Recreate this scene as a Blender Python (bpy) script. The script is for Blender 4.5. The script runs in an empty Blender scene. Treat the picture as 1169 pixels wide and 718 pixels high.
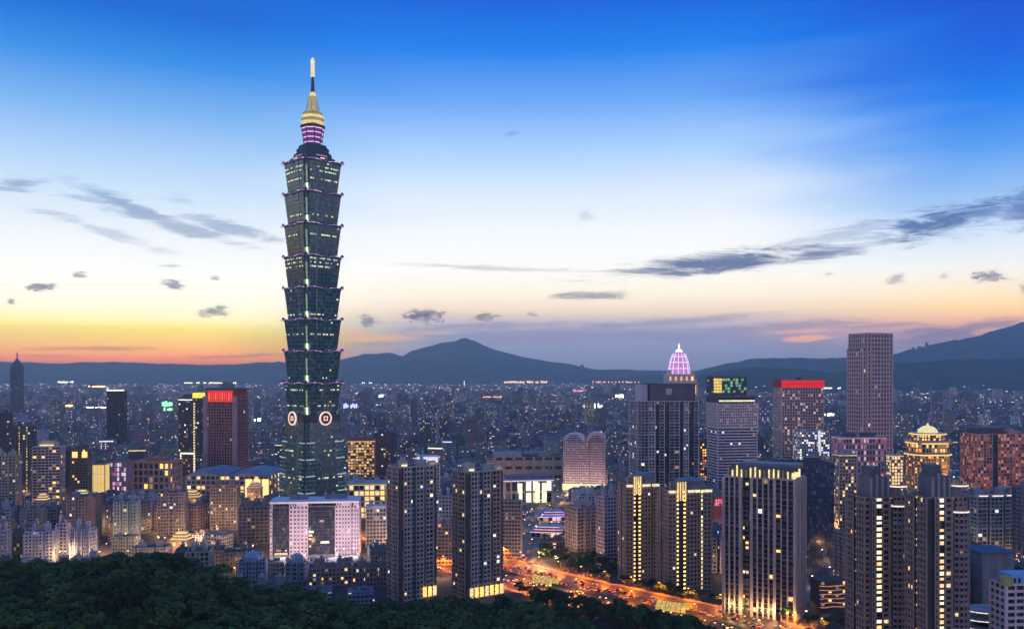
import bpy, math, random
import numpy as np
from mathutils import Vector, Matrix
R = math.radians
PI = math.pi
random.seed(11)
sc = bpy.context.scene
C = sc.collection

# ------------------------------------------------------------------ camera
HZ, HC, FP = 426.0, 165.0, 1000.0      # horizon row, eye height in metres, focal length in photo pixels
cd = bpy.data.cameras.new('camera'); cam = bpy.data.objects.new('camera', cd); C.objects.link(cam)
cam.location = (0, 0, HC); cam.rotation_euler = (R(90), 0, 0)
cd.sensor_width = 36; cd.lens = 36*FP/1169; cd.shift_y = (HZ-359)/1169
cd.clip_start = 1; cd.clip_end = 60000
sc.camera = cam
sc.view_settings.view_transform = 'Standard'; sc.view_settings.look = 'None'
sc.view_settings.exposure = 0.0; sc.view_settings.gamma = 1
cy = sc.cycles
cy.use_denoising = True
cy.sample_clamp_indirect = 2.0; cy.sample_clamp_direct = 0
cy.max_bounces = 4; cy.diffuse_bounces = 2; cy.glossy_bounces = 2; cy.transmission_bounces = 2
cy.volume_bounces = 0; cy.transparent_max_bounces = 6; cy.caustics_reflective = False; cy.caustics_refractive = False

def lin(c):
    o = []
    for v in c:
        v = v/255.0
        o.append(v/12.92 if v <= 0.04045 else ((v+0.055)/1.055)**2.4)
    return tuple(o)
def PX(px, Y): return (px-584.5)*Y/FP
def PZ(py, Y): return HC-(py-HZ)*Y/FP
def GY(py): return HC*FP/(py-HZ)

class N:                                # small node helper
    def __init__(s, tree): s.t = tree; s.n = tree.nodes; s.l = tree.links
    def new(s, typ, **kw):
        x = s.n.new(typ)
        for k, v in kw.items(): setattr(x, k, v)
        return x
    def link(s, a, b): s.l.new(a, b)
    def put(s, sock, v):
        if hasattr(v, 'is_output') or isinstance(v, bpy.types.NodeSocket): s.l.new(v, sock)
        else: sock.default_value = v
    def m(s, op, a, b=0.0, c=None, clamp=False):
        x = s.new('ShaderNodeMath', operation=op); x.use_clamp = clamp
        s.put(x.inputs[0], a); s.put(x.inputs[1], b)
        if c is not None: s.put(x.inputs[2], c)
        return x.outputs[0]
    def mr(s, v, a, b, c=0.0, d=1.0, smooth=False):
        x = s.new('ShaderNodeMapRange'); x.interpolation_type = 'SMOOTHSTEP' if smooth else 'LINEAR'
        s.put(x.inputs[0], v); s.put(x.inputs[1], a); s.put(x.inputs[2], b); s.put(x.inputs[3], c); s.put(x.inputs[4], d)
        return x.outputs[0]
    def mix(s, f, a, b, blend='MIX'):
        x = s.new('ShaderNodeMix', data_type='RGBA', blend_type=blend)
        s.put(x.inputs[0], f); s.put(x.inputs[6], a); s.put(x.inputs[7], b)
        return x.outputs[2]
    def ramp(s, f, stops):
        x = s.new('ShaderNodeValToRGB'); cr = x.color_ramp
        while len(cr.elements) > 1: cr.elements.remove(cr.elements[-1])
        for i, (p, c) in enumerate(stops):
            e = cr.elements[0] if i == 0 else cr.elements.new(p)
            e.position = p; e.color = (*c[:3], 1)
        s.put(x.inputs[0], f); return x.outputs[0]

# ------------------------------------------------------------------ world: dusk sky
w = bpy.data.worlds.new('World'); sc.world = w; w.use_nodes = True
w.node_tree.nodes.clear(); n = N(w.node_tree)
tc = n.new('ShaderNodeTexCoord'); sep = n.new('ShaderNodeSeparateXYZ'); n.link(tc.outputs['Generated'], sep.inputs[0])
x_, y_, z_ = sep.outputs
hyp = n.m('SQRT', n.m('ADD', n.m('MULTIPLY', x_, x_), n.m('MULTIPLY', y_, y_)))
elev = n.m('DIVIDE', z_, n.m('MAXIMUM', hyp, 0.001))
az = n.m('ARCTAN2', x_, y_)
def EV(py, px=585):                    # tangent of elevation at a photo row
    return (HZ-py)/FP*math.cos(math.atan((px-584.5)/FP))
EMAX = 1.4
def stops(rows, px):
    o = []
    for py, c in rows: o.append((max(0, EV(py, px))/EMAX, lin(c)))
    o.sort(key=lambda q: q[0])
    o += [(0.62/EMAX, (0.004, 0.20, 0.78)), (1.0, (0.05, 0.20, 0.56))]
    return o
ef = n.m('DIVIDE', n.m('MAXIMUM', elev, 0.0), EMAX)
Lr = n.ramp(ef, stops([(0,(10,105,212)),(60,(55,142,230)),(120,(125,180,240)),(170,(172,208,247)),(220,(208,228,248)),(270,(238,244,250)),
    (310,(253,253,248)),(345,(255,250,228)),(362,(255,244,190)),(376,(255,228,110)),(388,(255,205,45)),(400,(255,178,30)),(408,(250,148,45)),(416,(185,118,105)),(426,(140,105,120))], 100))
Cr = n.ramp(ef, stops([(0,(0,98,218)),(60,(35,130,236)),(120,(112,170,246)),(170,(168,207,252)),(220,(218,233,252)),(270,(244,248,252)),
    (310,(253,250,246)),(338,(252,240,220)),(356,(236,212,195)),(368,(184,176,192)),(380,(146,152,186)),(400,(130,142,182)),(426,(115,128,170))], 585))
Rr = n.ramp(ef, stops([(0,(0,82,208)),(60,(0,98,222)),(120,(38,128,236)),(170,(90,158,240)),(220,(150,192,243)),(270,(215,230,248)),
    (305,(243,243,240)),(335,(255,232,196)),(352,(255,214,160)),(366,(235,180,160)),(380,(180,150,170)),(400,(140,142,178)),(426,(115,128,168))], 1100))
# uneven, wind drawn borders between the three parts of the sky
cmb = n.new('ShaderNodeCombineXYZ'); n.link(az, cmb.inputs[0]); n.link(elev, cmb.inputs[1])
def noise(scale_vec, scale, detail=6, rough=0.55, dist=0.0):
    mp = n.new('ShaderNodeMapping'); mp.inputs['Scale'].default_value = scale_vec
    n.link(cmb.outputs[0], mp.inputs[0])
    nz = n.new('ShaderNodeTexNoise'); nz.inputs['Scale'].default_value = scale; nz.inputs['Detail'].default_value = detail
    nz.inputs['Roughness'].default_value = rough; nz.inputs['Distortion'].default_value = dist
    n.link(mp.outputs[0], nz.inputs['Vector']); return nz
soft = noise((1, 6, 1), 3.0, 3).outputs[0]
azj = n.m('ADD', az, n.m('MULTIPLY', n.m('SUBTRACT', soft, 0.5), 0.25))
sky = n.mix(n.mr(azj, -0.33, -0.07, smooth=True), Lr, Cr)
sky = n.mix(n.mr(azj, 0.20, 0.50, smooth=True), sky, Rr)
# ragged + streaky noises for the clouds
rag = noise((1, 2.6, 1), 75, 8, 0.78).outputs[0]
strk = noise((1, 6.5, 1), 13, 10, 0.74, 0.9).outputs[0]
def cloudset(cl, nz, amp, lo, hi):
    tot = None
    for (px, py, hw, hh, rot, op) in cl:
        mp = n.new('ShaderNodeMapping'); mp.vector_type = 'TEXTURE'
        a0 = math.atan((px-584.5)/FP); cs = math.cos(a0)
        mp.inputs['Location'].default_value = (a0, EV(py, px), 0)
        mp.inputs['Rotation'].default_value = (0, 0, R(rot))
        mp.inputs['Scale'].default_value = (hw/FP*cs*cs, hh/FP*cs, 1)
        n.link(cmb.outputs[0], mp.inputs[0])
        ln = n.new('ShaderNodeVectorMath', operation='LENGTH'); n.link(mp.outputs[0], ln.inputs[0])
        r = n.m('ADD', ln.outputs['Value'], n.m('MULTIPLY', n.m('SUBTRACT', nz, 0.5), amp))
        k = n.m('MULTIPLY', n.mr(r, hi, lo, smooth=True), op)
        tot = k if tot is None else n.m('MAXIMUM', tot, k)
    return tot
puff = cloudset([(48,328,24,7,0,.9),(91,314,13,5,0,.75),(12,345,8,5,0,.8),(198,325,19,7,-6,.85),(246,318,8,4,0,.6),(243,357,23,7,4,.85),(252,352,10,6,0,.85),
    (421,366,16,9,0,.85),(486,360,34,11,0,1.0),(556,362,20,7,5,.8),(607,359,9,3,-12,.6),(195,304,14,3,0,.45),(585,153,13,4,6,.45),
    (1022,318,16,8,10,.55),(1078,315,7,5,0,.4),(1130,316,28,9,-8,.85),(1168,330,8,10,0,.6),(946,313,7,3,0,.4)], rag, 3.4, .30, .85)
streak = cloudset([(820,300,150,14,5,1.0),(760,308,80,8,3,.8),(930,291,75,9,4,.9),(1085,252,115,22,8,.95),(1180,236,90,26,6,.85),(665,338,45,6,0,.75),(960,268,110,9,8,.35),
    (148,236,75,10,-20,.60),(190,255,120,9,-14,.55),(270,262,60,10,-12,.55),(112,262,90,8,-16,.35),(20,211,34,9,8,.55),(205,228,22,8,0,.3),(668,245,12,8,0,.25),(560,306,130,4,-2,.35),
    (640,384,300,13,0,.35),(560,372,120,5,2,.45),(760,368,160,6,3,.5),(900,372,110,8,2,.5),(1080,384,75,14,6,.8),(1130,370,60,9,8,.7),(960,400,150,14,0,.35),(1000,372,60,4,4,.5),
    (110,398,75,3.0,1,.55),(260,407,90,3,2,.6),(60,407,70,3,0,.4),(430,392,40,5,4,.4)], strk, 3.6, .15, 1.10)
ccol = n.ramp(ef, [(0, lin((125,110,140))), (EV(400)/EMAX, lin((130,122,158))), (EV(365)/EMAX, lin((105,112,155))), (EV(330)/EMAX, lin((84,100,140))), (EV(290)/EMAX, lin((58,92,150))), (EV(240)/EMAX, lin((52,98,172))), (1, lin((20,60,140)))])
sky = n.mix(n.m('MULTIPLY', streak, 0.9), sky, ccol)
shade = noise((1, 2.6, 1), 60, 5, .7).outputs[0]
sky = n.mix(n.m('MULTIPLY', puff, 0.86), sky, n.ramp(shade, [(.35, lin((58,66,105))), (.5, lin((86,92,135))), (.68, lin((165,158,172)))]))
pinkc = cloudset([(925,386,38,5,3,.9),(915,378,60,4,2,.5),(1085,372,20,4,0,.4),(440,386,60,7,0,.5),(395,380,50,5,0,.5),(500,380,45,3,0,.4),(1125,378,18,5,10,.6)], strk, 2.2, .3, 1.0)
sky = n.mix(n.m('MULTIPLY', pinkc, 0.85), sky, (*lin((245,178,150)), 1))
# the eastern sky (behind the viewer) is brightened to fill facades and haze
back = n.mr(y_, 0.35, -0.55, smooth=True)
sky = n.mix(back, sky, n.ramp(ef, [(0, (0.42,0.38,0.56)), (0.15, (0.33,0.36,0.60)), (0.5, (0.16,0.24,0.56)), (1, (0.07,0.19,0.54))]))
# the sky is seen through the air built around the city; brighten what lies behind long paths through it
SIG = 8.0e-5; SC = (0.07, 0.12, 0.30)
Lp = n.m('MINIMUM', n.m('DIVIDE', 735.0, n.m('MAXIMUM', elev, 0.02)), 14000.0)
Tn = n.m('EXPONENT', n.m('MULTIPLY', Lp, -SIG))
cs_ = n.new('ShaderNodeVectorMath', operation='SCALE'); cs_.inputs[0].default_value = SC; n.link(n.m('SUBTRACT', 1.0, Tn), cs_.inputs['Scale'])
sb = n.new('ShaderNodeVectorMath', operation='SUBTRACT'); n.link(sky, sb.inputs[0]); n.link(cs_.outputs[0], sb.inputs[1])
mxv = n.new('ShaderNodeVectorMath', operation='MAXIMUM'); n.link(sb.outputs[0], mxv.inputs[0]); mxv.inputs[1].default_value = (.0008,.001,.002)
dvv = n.new('ShaderNodeVectorMath', operation='SCALE'); n.link(mxv.outputs[0], dvv.inputs[0]); n.link(n.m('DIVIDE', 1.0, Tn), dvv.inputs['Scale'])
sky = dvv.outputs[0]
nish = n.new('ShaderNodeTexSky'); nish.sky_type = 'NISHITA'; nish.sun_disc = False
nish.sun_elevation = R(1.0); nish.sun_rotation = R(-28)
bg1 = n.new('ShaderNodeBackground'); n.link(sky, bg1.inputs[0]); bg1.inputs[1].default_value = 1.0
bg2 = n.new('ShaderNodeBackground'); n.link(nish.outputs[0], bg2.inputs[0]); bg2.inputs[1].default_value = 0.001
ad = n.new('ShaderNodeAddShader'); n.link(bg1.outputs[0], ad.inputs[0]); n.link(bg2.outputs[0], ad.inputs[1])
wo = n.new('ShaderNodeOutputWorld'); n.link(ad.outputs[0], wo.inputs[0])
w.cycles.sampling_method = 'MANUAL'; w.cycles.sample_map_resolution = 512

# the sun has just gone down in the west: what is left is a weak warm glow low on the left
sl = bpy.data.lights.new('sun', 'SUN'); sl.energy = 0.10; sl.color = (1, .62, .38); sl.angle = R(12)
so = bpy.data.objects.new('sun', sl); C.objects.link(so)
dv = Vector((math.sin(R(-28))*math.cos(R(3)), math.cos(R(-28))*math.cos(R(3)), math.sin(R(3))))
so.rotation_euler = dv.to_track_quat('Z', 'Y').to_euler()

# ------------------------------------------------------------------ materials
_m = {}
def wall(c, rough=.85, key=None, spec=.3, grime=.35):
    c = tuple(min(.8, v*1.12) if max(c) > .17 else v for v in c)
    k = ('w', tuple(round(v, 3) for v in c), rough, grime)
    if k in _m: return _m[k]
    m = bpy.data.materials.new('wall'); m.use_nodes = True; q = N(m.node_tree); b = q.n['Principled BSDF']
    t = q.new('ShaderNodeTexCoord'); mp = q.new('ShaderNodeMapping'); mp.inputs['Scale'].default_value = (1, 1, .35); q.link(t.outputs['Object'], mp.inputs[0])
    z = q.new('ShaderNodeTexNoise'); z.inputs['Scale'].default_value = .16; z.inputs['Detail'].default_value = 5; z.inputs['Roughness'].default_value = .7; q.link(mp.outputs[0], z.inputs[0])
    f = q.mr(z.outputs[0], .3, .7, 1-grime, 1+grime*.4)
    col = q.mix(1.0, (*c, 1), f, 'MULTIPLY')
    q.link(col, b.inputs['Base Color']); b.inputs['Roughness'].default_value = rough; b.inputs['Specular IOR Level'].default_value = spec
    _m[k] = m; return m
def glass(c=(.012,.016,.026), rough=.22, ior=1.33, key='glass'):
    k = ('g', c, rough)
    if k in _m: return _m[k]
    m = bpy.data.materials.new('window_glass'); m.use_nodes = True; q = N(m.node_tree); b = q.n['Principled BSDF']
    t = q.new('ShaderNodeNewGeometry'); wn = q.new('ShaderNodeTexWhiteNoise'); mp = q.new('ShaderNodeVectorMath', operation='SNAP'); mp.inputs[1].default_value = (2.1, 2.1, 3.3)
    q.link(t.outputs['Position'], mp.inputs[0]); q.link(mp.outputs[0], wn.inputs[0])
    col = q.mix(q.m('POWER', wn.outputs[0], 5.0), (*c, 1), (c[0]*3+.09, c[1]*3+.08, c[2]*3+.075, 1))
    q.link(col, b.inputs['Base Color']); q.link(q.mr(wn.outputs[0], 0, 1, rough*.7, rough*1.8), b.inputs['Roughness']); b.inputs['IOR'].default_value = ior
    _m[k] = m; return m
def glow(c, s=1.5, var=.5):
    k = ('e', c, s, var)
    if k in _m: return _m[k]
    m = bpy.data.materials.new('light'); m.use_nodes = True; q = N(m.node_tree); b = q.n['Principled BSDF']
    b.inputs['Base Color'].default_value = (*[v*.3 for v in c], 1); b.inputs['Emission Color'].default_value = (*c, 1)
    if var:
        t = q.new('ShaderNodeNewGeometry'); wn = q.new('ShaderNodeTexNoise'); wn.inputs['Scale'].default_value = .9; q.link(t.outputs['Position'], wn.inputs['Vector'])
        q.link(q.mr(wn.outputs[0], .3, .7, s*(1-var), s*(1+var)), b.inputs['Emission Strength'])
    else: b.inputs['Emission Strength'].default_value = s
    m.cycles.emission_sampling = 'NONE'
    _m[k] = m; return m
AMB = glow((1,.52,.13), 1.9); YEL = glow((1,.72,.34), 1.1); WHT = glow((1,.90,.68), 1.6); COOL = glow((.72,.86,1), 1.3)
DIM = glow((1,.62,.34), .30); RED = glow((1,.05,.03), 1.1); MAG = glow((.8,.18,.75), .9); GRN = glow((.30,.9,.40), .8); ORG = glow((1,.30,.06), 1.4)
G0 = glass(); GB = glass((.012,.02,.035), .16); GT = glass((.012,.05,.05), .14); GD = glass((.012,.012,.016), .2)

# ------------------------------------------------------------------ mesh builder
class MB:
    def __init__(s): s.v = []; s.f = []; s.mi = []; s.mats = []
    def mat(s, m):
        if m not in s.mats: s.mats.append(m)
        return s.mats.index(m)
    def quad(s, a, b, c, d, m):
        i = len(s.v); s.v += [a, b, c, d]; s.f.append((i, i+1, i+2, i+3)); s.mi.append(s.mat(m))
    def tri(s, a, b, c, m):
        i = len(s.v); s.v += [a, b, c]; s.f.append((i, i+1, i+2)); s.mi.append(s.mat(m))
    def hexa(s, p, m, bottom=True):       # p: 4 bottom CCW + 4 top CCW
        i = len(s.v); s.v += list(p); k = s.mat(m)
        fs = [(i+4,i+5,i+6,i+7),(i,i+1,i+5,i+4),(i+1,i+2,i+6,i+5),(i+2,i+3,i+7,i+6),(i+3,i,i+4,i+7)]
        if bottom: fs.append((i+3,i+2,i+1,i))
        s.f += fs; s.mi += [k]*len(fs)
    def box(s, x0, x1, y0, y1, z0, z1, m, bottom=True):
        s.hexa([(x0,y0,z0),(x1,y0,z0),(x1,y1,z0),(x0,y1,z0),(x0,y0,z1),(x1,y0,z1),(x1,y1,z1),(x0,y1,z1)], m, bottom)
    def obox(s, p, u, a0, a1, d0, d1, z0, z1, m):   # box along edge direction u from p, sticking out d0..d1
        nx, ny = u[1], -u[0]
        def P(a, d, z): return (p[0]+u[0]*a+nx*d, p[1]+u[1]*a+ny*d, z)
        s.hexa([P(a0,d1,z0),P(a1,d1,z0),P(a1,d0,z0),P(a0,d0,z0),P(a0,d1,z1),P(a1,d1,z1),P(a1,d0,z1),P(a0,d0,z1)], m)
    def loft(s, pa, za, pb, zb, m, top=True, bottom=False, cap=None):
        k = s.mat(m); i = len(s.v); L = len(pa)
        s.v += [(q[0], q[1], za) for q in pa] + [(q[0], q[1], zb) for q in pb]
        for j in range(L):
            s.f.append((i+j, i+(j+1) % L, i+L+(j+1) % L, i+L+j)); s.mi.append(k)
        if top: s.f.append(tuple(i+L+j for j in range(L))); s.mi.append(s.mat(cap or m))
        if bottom: s.f.append(tuple(i+L-1-j for j in range(L))); s.mi.append(k)
    def prism(s, poly, z0, z1, m, cap=None, bottom=False): s.loft(poly, z0, poly, z1, m, True, bottom, cap)
    def lathe(s, prof, seg, m, cx=0, cyy=0, ph=0, matf=None):
        for a, b in zip(prof, prof[1:]):
            pa = [(cx+a[0]*math.cos(ph+2*PI*j/seg), cyy+a[0]*math.sin(ph+2*PI*j/seg)) for j in range(seg)]
            pb = [(cx+b[0]*math.cos(ph+2*PI*j/seg), cyy+b[0]*math.sin(ph+2*PI*j/seg)) for j in range(seg)]
            s.loft(pa, a[1], pb, b[1], (a[2] if len(a) > 2 else m), top=True, bottom=True)
    def bar(s, a, b, r, m, seg=5):
        a = Vector(a); b = Vector(b); d = (b-a).normalized(); t = d.orthogonal().normalized(); o = d.cross(t)
        i = len(s.v); k = s.mat(m)
        for q, rr in ((a, r), (b, r*.75)):
            for j in range(seg):
                an = 2*PI*j/seg; s.v.append(tuple(q+(t*math.cos(an)+o*math.sin(an))*rr))
        for j in range(seg): s.f.append((i+j, i+(j+1) % seg, i+seg+(j+1) % seg, i+seg+j)); s.mi.append(k)
        s.f.append(tuple(i+seg+j for j in range(seg))); s.mi.append(k)
    def mesh(s, name):
        me = bpy.data.meshes.new(name); me.from_pydata(s.v, [], s.f)
        for m in s.mats: me.materials.append(m)
        if len(s.mats) > 1: me.polygons.foreach_set('material_index', s.mi)
        me.update(); return me
    def obj(s, name, parent=None, loc=(0,0,0), rz=0, **props):
        if not s.f: return None
        o = bpy.data.objects.new(name, s.mesh(name)); C.objects.link(o); o.location = loc; o.rotation_euler = (0, 0, rz)
        if parent: o.parent = parent
        for k, v in props.items(): o[k] = v
        return o
def thing(name, label, cat, loc=(0,0,0), rz=0, group=None):
    o = bpy.data.objects.new(name, None); C.objects.link(o); o.location = loc; o.rotation_euler = (0, 0, rz); o.empty_display_size = 1
    o['label'] = label; o['category'] = cat
    if group: o['group'] = group
    return o
def tag(o, label, cat, group=None):
    o['label'] = label; o['category'] = cat
    if group: o['group'] = group
    return o
_dl = {}
def lamp(parent, loc, col, power, rad=.6, spot=0):
    k = (col, power, rad, spot)
    if k not in _dl:
        l = bpy.data.lights.new('lamp_light', 'SPOT' if spot else 'POINT'); l.color = col; l.energy = power; l.shadow_soft_size = rad; _dl[k] = l
        if spot: l.spot_size = R(spot); l.spot_blend = .35
    o = bpy.data.objects.new('lamp_light', _dl[k]); C.objects.link(o); o.location = loc; o.parent = parent; return o

def rect(w_, d_, cx=0, cyy=0, tag_=''): return [(cx-w_/2, cyy-d_/2, tag_), (cx+w_/2, cyy-d_/2, tag_), (cx+w_/2, cyy+d_/2, tag_), (cx-w_/2, cyy+d_/2, tag_)]
def scale_poly(p, s, sy=None): return [(q[0]*s, q[1]*(sy if sy is not None else s)) + tuple(q[2:]) for q in p]
def artic(w_, d_, front, side=None, back=None):
    side = side or [(1, 0, '')]; back = back or front[::-1]; pts = []
    def run(segs, L, f):
        tot = sum(q[0] for q in segs); a = 0
        for fr, off, tg in segs:
            b = a+fr/tot*L
            pts.append((*f(a, off), tg)); pts.append((*f(b, off), 'ret')); a = b
    run(front, w_, lambda a, o: (-w_/2+a, -d_/2-o)); run(side, d_, lambda a, o: (w_/2+o, -d_/2+a))
    run(back, w_, lambda a, o: (w_/2-a, d_/2+o)); run(side[::-1], d_, lambda a, o: (-w_/2-o, d_/2-a))
    out = []
    for i, q in enumerate(pts):
        nx = pts[(i+1) % len(pts)]
        if math.hypot(nx[0]-q[0], nx[1]-q[1]) > .02: out.append(q)
    return out
def ngon(r, seg, ry=None, ph=0, tg=''): return [(r*math.cos(ph+2*PI*j/seg), (ry or r)*math.sin(ph+2*PI*j/seg), tg) for j in range(seg)]

_wm = {}
def win_mesh(w_, h_, m):
    k = (round(w_, 1), round(h_, 1), m.name)
    if k not in _wm:
        b = MB(); a, c = round(w_, 1)/2, round(h_, 1)/2
        b.hexa([(-a,-.03,-c),(a,-.03,-c),(a,.03,-c),(-a,.03,-c),(-a,-.03,c),(a,-.03,c),(a,.03,c),(-a,.03,c)], m)
        _wm[k] = b.mesh('window')
    return _wm[k]
def facade(fr, wins, poly, z0, z1, st):
    """piers and spandrels stand proud of the core; one pane per bay and floor between them"""
    L = len(poly)
    for i in range(L):
        p, q = poly[i], poly[(i+1) % L]
        ln = math.hypot(q[0]-p[0], q[1]-p[1])
        if ln < .05: continue
        u = ((q[0]-p[0])/ln, (q[1]-p[1])/ln); tg = p[2] if len(p) > 2 else ''
        s = dict(st); s.update(st.get('tags', {}).get(tg, {}))
        if tg == 'blank' or (tg == 'ret' and ln < 3) or ln < 2.0: continue
        bay = s.get('bay', 3.4); fh = s.get('fh', 3.3); pw = s.get('pw', .9); sh = s.get('sh', 1.2); dp = s.get('dp', .45)
        nb = max(1, round(ln/bay)); nf = max(1, round((z1-z0)/fh)); bw = ln/nb; f_ = (z1-z0)/nf
        fm = s['frame']; sm = s.get('span', fm); sd = dp*s.get('sd', .7)
        pe = s.get('pe', 1)
        for k in range(nb+1):
            if k % pe and k != nb: continue
            wd = pw*(s.get('big', 1.6) if (k in (0, nb)) else 1)
            a0 = 0 if k == 0 else (ln-wd/2 if k == nb else k*bw-wd/2); a1 = wd/2 if k == 0 else (ln+(dp-.004 if s.get('wrap', 1) else 0) if k == nb else k*bw+wd/2)
            fr.obox(p, u, a0, a1, 0, dp, z0, z1-.005*(k % 2+1), fm)
        for j in range(nf+1):
            za = z0+j*f_; hh = sh*(s.get('belt', 1.0) if (s.get('be') and j % s['be'] == 0) else 1)
            zb = min(z1-.02, za+hh); za = za+.01
            if zb <= za+.05: continue
            dd = sd*(1.25 if (s.get('be') and j % s['be'] == 0 and s.get('belt')) else 1)
            fr.obox(p, u, .01, ln-.01, 0, dd, za, zb, sm)
            if s.get('balc') and j % 1 == 0 and j < nf:
                for k in range(nb):
                    if s['balc'] == 1 or (k % s['balc'] == 0): fr.obox(p, u, k*bw+.25, (k+1)*bw-.25, dp, dp+1.1, za, za+1.15, fm)
        for j in range(nf):
            row = random.random() < s.get('rowlit', 0)
            for k in range(nb):
                wz0 = z0+j*f_+sh; wh = f_-sh
                if wh < .3: continue
                lt = s.get('lit', .05); lt = lt*.7 if lt < .3 else lt; lit = row and random.random() < .75 or random.random() < lt
                mt = random.choice(s.get('lm', (WHT, YEL, DIM, YEL))) if lit else s.get('glass', G0)
                if s.get('only') and j not in s['only'] : mt = s.get('glass', G0)
                ww = bw-pw if pe == 1 else bw-.12
                c = (p[0]+u[0]*(k+.5)*bw+u[1]*.1, p[1]+u[1]*(k+.5)*bw-u[0]*.1, wz0+wh/2)
                wins.append((c, u, ww+.04, wh+.04, mt, mt is not s.get('glass', G0)))
def put_windows(root, wins, limit=100):
    rz = root.rotation_euler[2]; X0, Y0 = root.location[0], root.location[1]; cs, sn = math.cos(rz), math.sin(rz)
    sc_ = []
    for i, wn in enumerate(wins):
        c, u = wn[0], wn[1]
        wx, wy = X0+c[0]*cs-c[1]*sn, Y0+c[0]*sn+c[1]*cs
        nx, ny = u[1]*cs+u[0]*sn, u[1]*sn-u[0]*cs
        f = -(wx*nx+wy*ny)/math.hypot(wx, wy)
        sc_.append(((2 if f > .15 else 0)+(1 if wn[5] else 0)*.6+wn[0][2]*.004*1+f*.3, i))
    sc_.sort(reverse=True); pick = set(i for _, i in sc_[:limit])
    rest = MB()
    for i, (c, u, w_, h_, mt, lit) in enumerate(wins):
        if i in pick:
            o = bpy.data.objects.new('window', win_mesh(w_, h_, mt)); C.objects.link(o); o.parent = root; o.location = c; o.rotation_euler = (0, 0, math.atan2(u[1], u[0]))
        else:
            a = w_/2
            rest.quad((c[0]-u[0]*a, c[1]-u[1]*a, c[2]-h_/2), (c[0]+u[0]*a, c[1]+u[1]*a, c[2]-h_/2), (c[0]+u[0]*a, c[1]+u[1]*a, c[2]+h_/2), (c[0]-u[0]*a, c[1]-u[1]*a, c[2]+h_/2), mt)
    o = rest.obj('window', root)
    if o: o['kind'] = 'stuff'

HERO = []      # occupancy + protected picture rows, used when the ordinary city is filled in
def fit(px0, px1, Y, rot, ratio):
    """footprint centre and size so the rotated block spans px0..px1 as seen from the camera"""
    rz = R(rot); wd = (px1-px0)*Y/FP; cx = PX((px0+px1)/2, Y)
    for _ in range(12):
        d_ = wd*ratio; xs = []
        for sx in (-.5, .5):
            for sy in (-.5, .5):
                X = cx+sx*wd*math.cos(rz)-sy*d_*math.sin(rz); Yy = Y+sx*wd*math.sin(rz)+sy*d_*math.cos(rz); xs.append(584.5+X/Yy*FP)
        a, b = min(xs), max(xs); wd *= (px1-px0)/(b-a); cx += ((px0+px1)/2-(a+b)/2)*Y/FP
    return cx, wd, wd*ratio
def hero(name, label, cat, px0, px1, pyt, pyb, Y, rot=0, ratio=.7, ref=None, group=None):
    cx, wd, dp = fit(px0, px1, Y, rot, ratio)
    H = PZ(pyt, Y)
    HERO.append(dict(px0=px0, px1=px1, pyt=pyt, yb=pyb, Y=Y, cx=cx, r=math.hypot(wd, dp)/2, w=wd, d=dp, rz=R(rot), ref=ref))
    return thing(name, label, cat, (cx, Y, 0), R(rot), group), wd, dp, H
def roofing(root, poly, H, wm, huts=2, seed=0, par=1.1):
    rnd = random.Random(seed); b = MB(); xs = [q[0] for q in poly]; ys = [q[1] for q in poly]
    L = len(poly)
    for i in range(L):
        p, q = poly[i], poly[(i+1) % L]; ln = math.hypot(q[0]-p[0], q[1]-p[1])
        if ln < .3: continue
        u = ((q[0]-p[0])/ln, (q[1]-p[1])/ln); b.obox(p, u, .0, ln-.36, -.35, -.005, H+.004, H+par, wm)
    b.obj('parapet', root)
    w_, d_ = max(xs)-min(xs), max(ys)-min(ys); mx, my = (max(xs)+min(xs))/2, (max(ys)+min(ys))/2
    for k in range(huts):
        b = MB(); a = rnd.uniform(.14, .26)*w_; c = rnd.uniform(.18, .3)*d_; ox = mx+(-.25+.5*k/max(1, huts-1) if huts > 1 else 0)*w_; oy = my+rnd.uniform(-.1, .1)*d_
        h = rnd.uniform(3, 6.5); b.box(ox-a/2, ox+a/2, oy-c/2, oy+c/2, H, H+h, wm); b.box(ox-a/2-.3, ox+a/2+.3, oy-c/2-.3, oy+c/2+.3, H+h, H+h+.35, wm)
        b.obj('roof_hut', root)
        if rnd.random() < .8:
            t = MB(); t.lathe([(1.3, H+h+.35), (1.3, H+h+2.6), (.2, H+h+3.1)], 8, wall((.35,.37,.4), .4), ox+rnd.uniform(-.2, .2)*a, oy)
            t.obj('water_tank', root)

def flood(root, y, xs, z, col, power, rad=.8):
    """floodlights on short posts throwing light up the front of a building"""
    for x in xs:
        b = MB(); b.box(x-.5, x+.5, y-.4, y+.4, z-.8, z-.2, wall((.1,.1,.1))); b.bar((x, y, 0), (x, y, z-.8), .15, wall((.1,.1,.1))); o = b.obj('floodlight', root); lamp(root, (x, y+.0, z+.6), col, power, rad)
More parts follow.
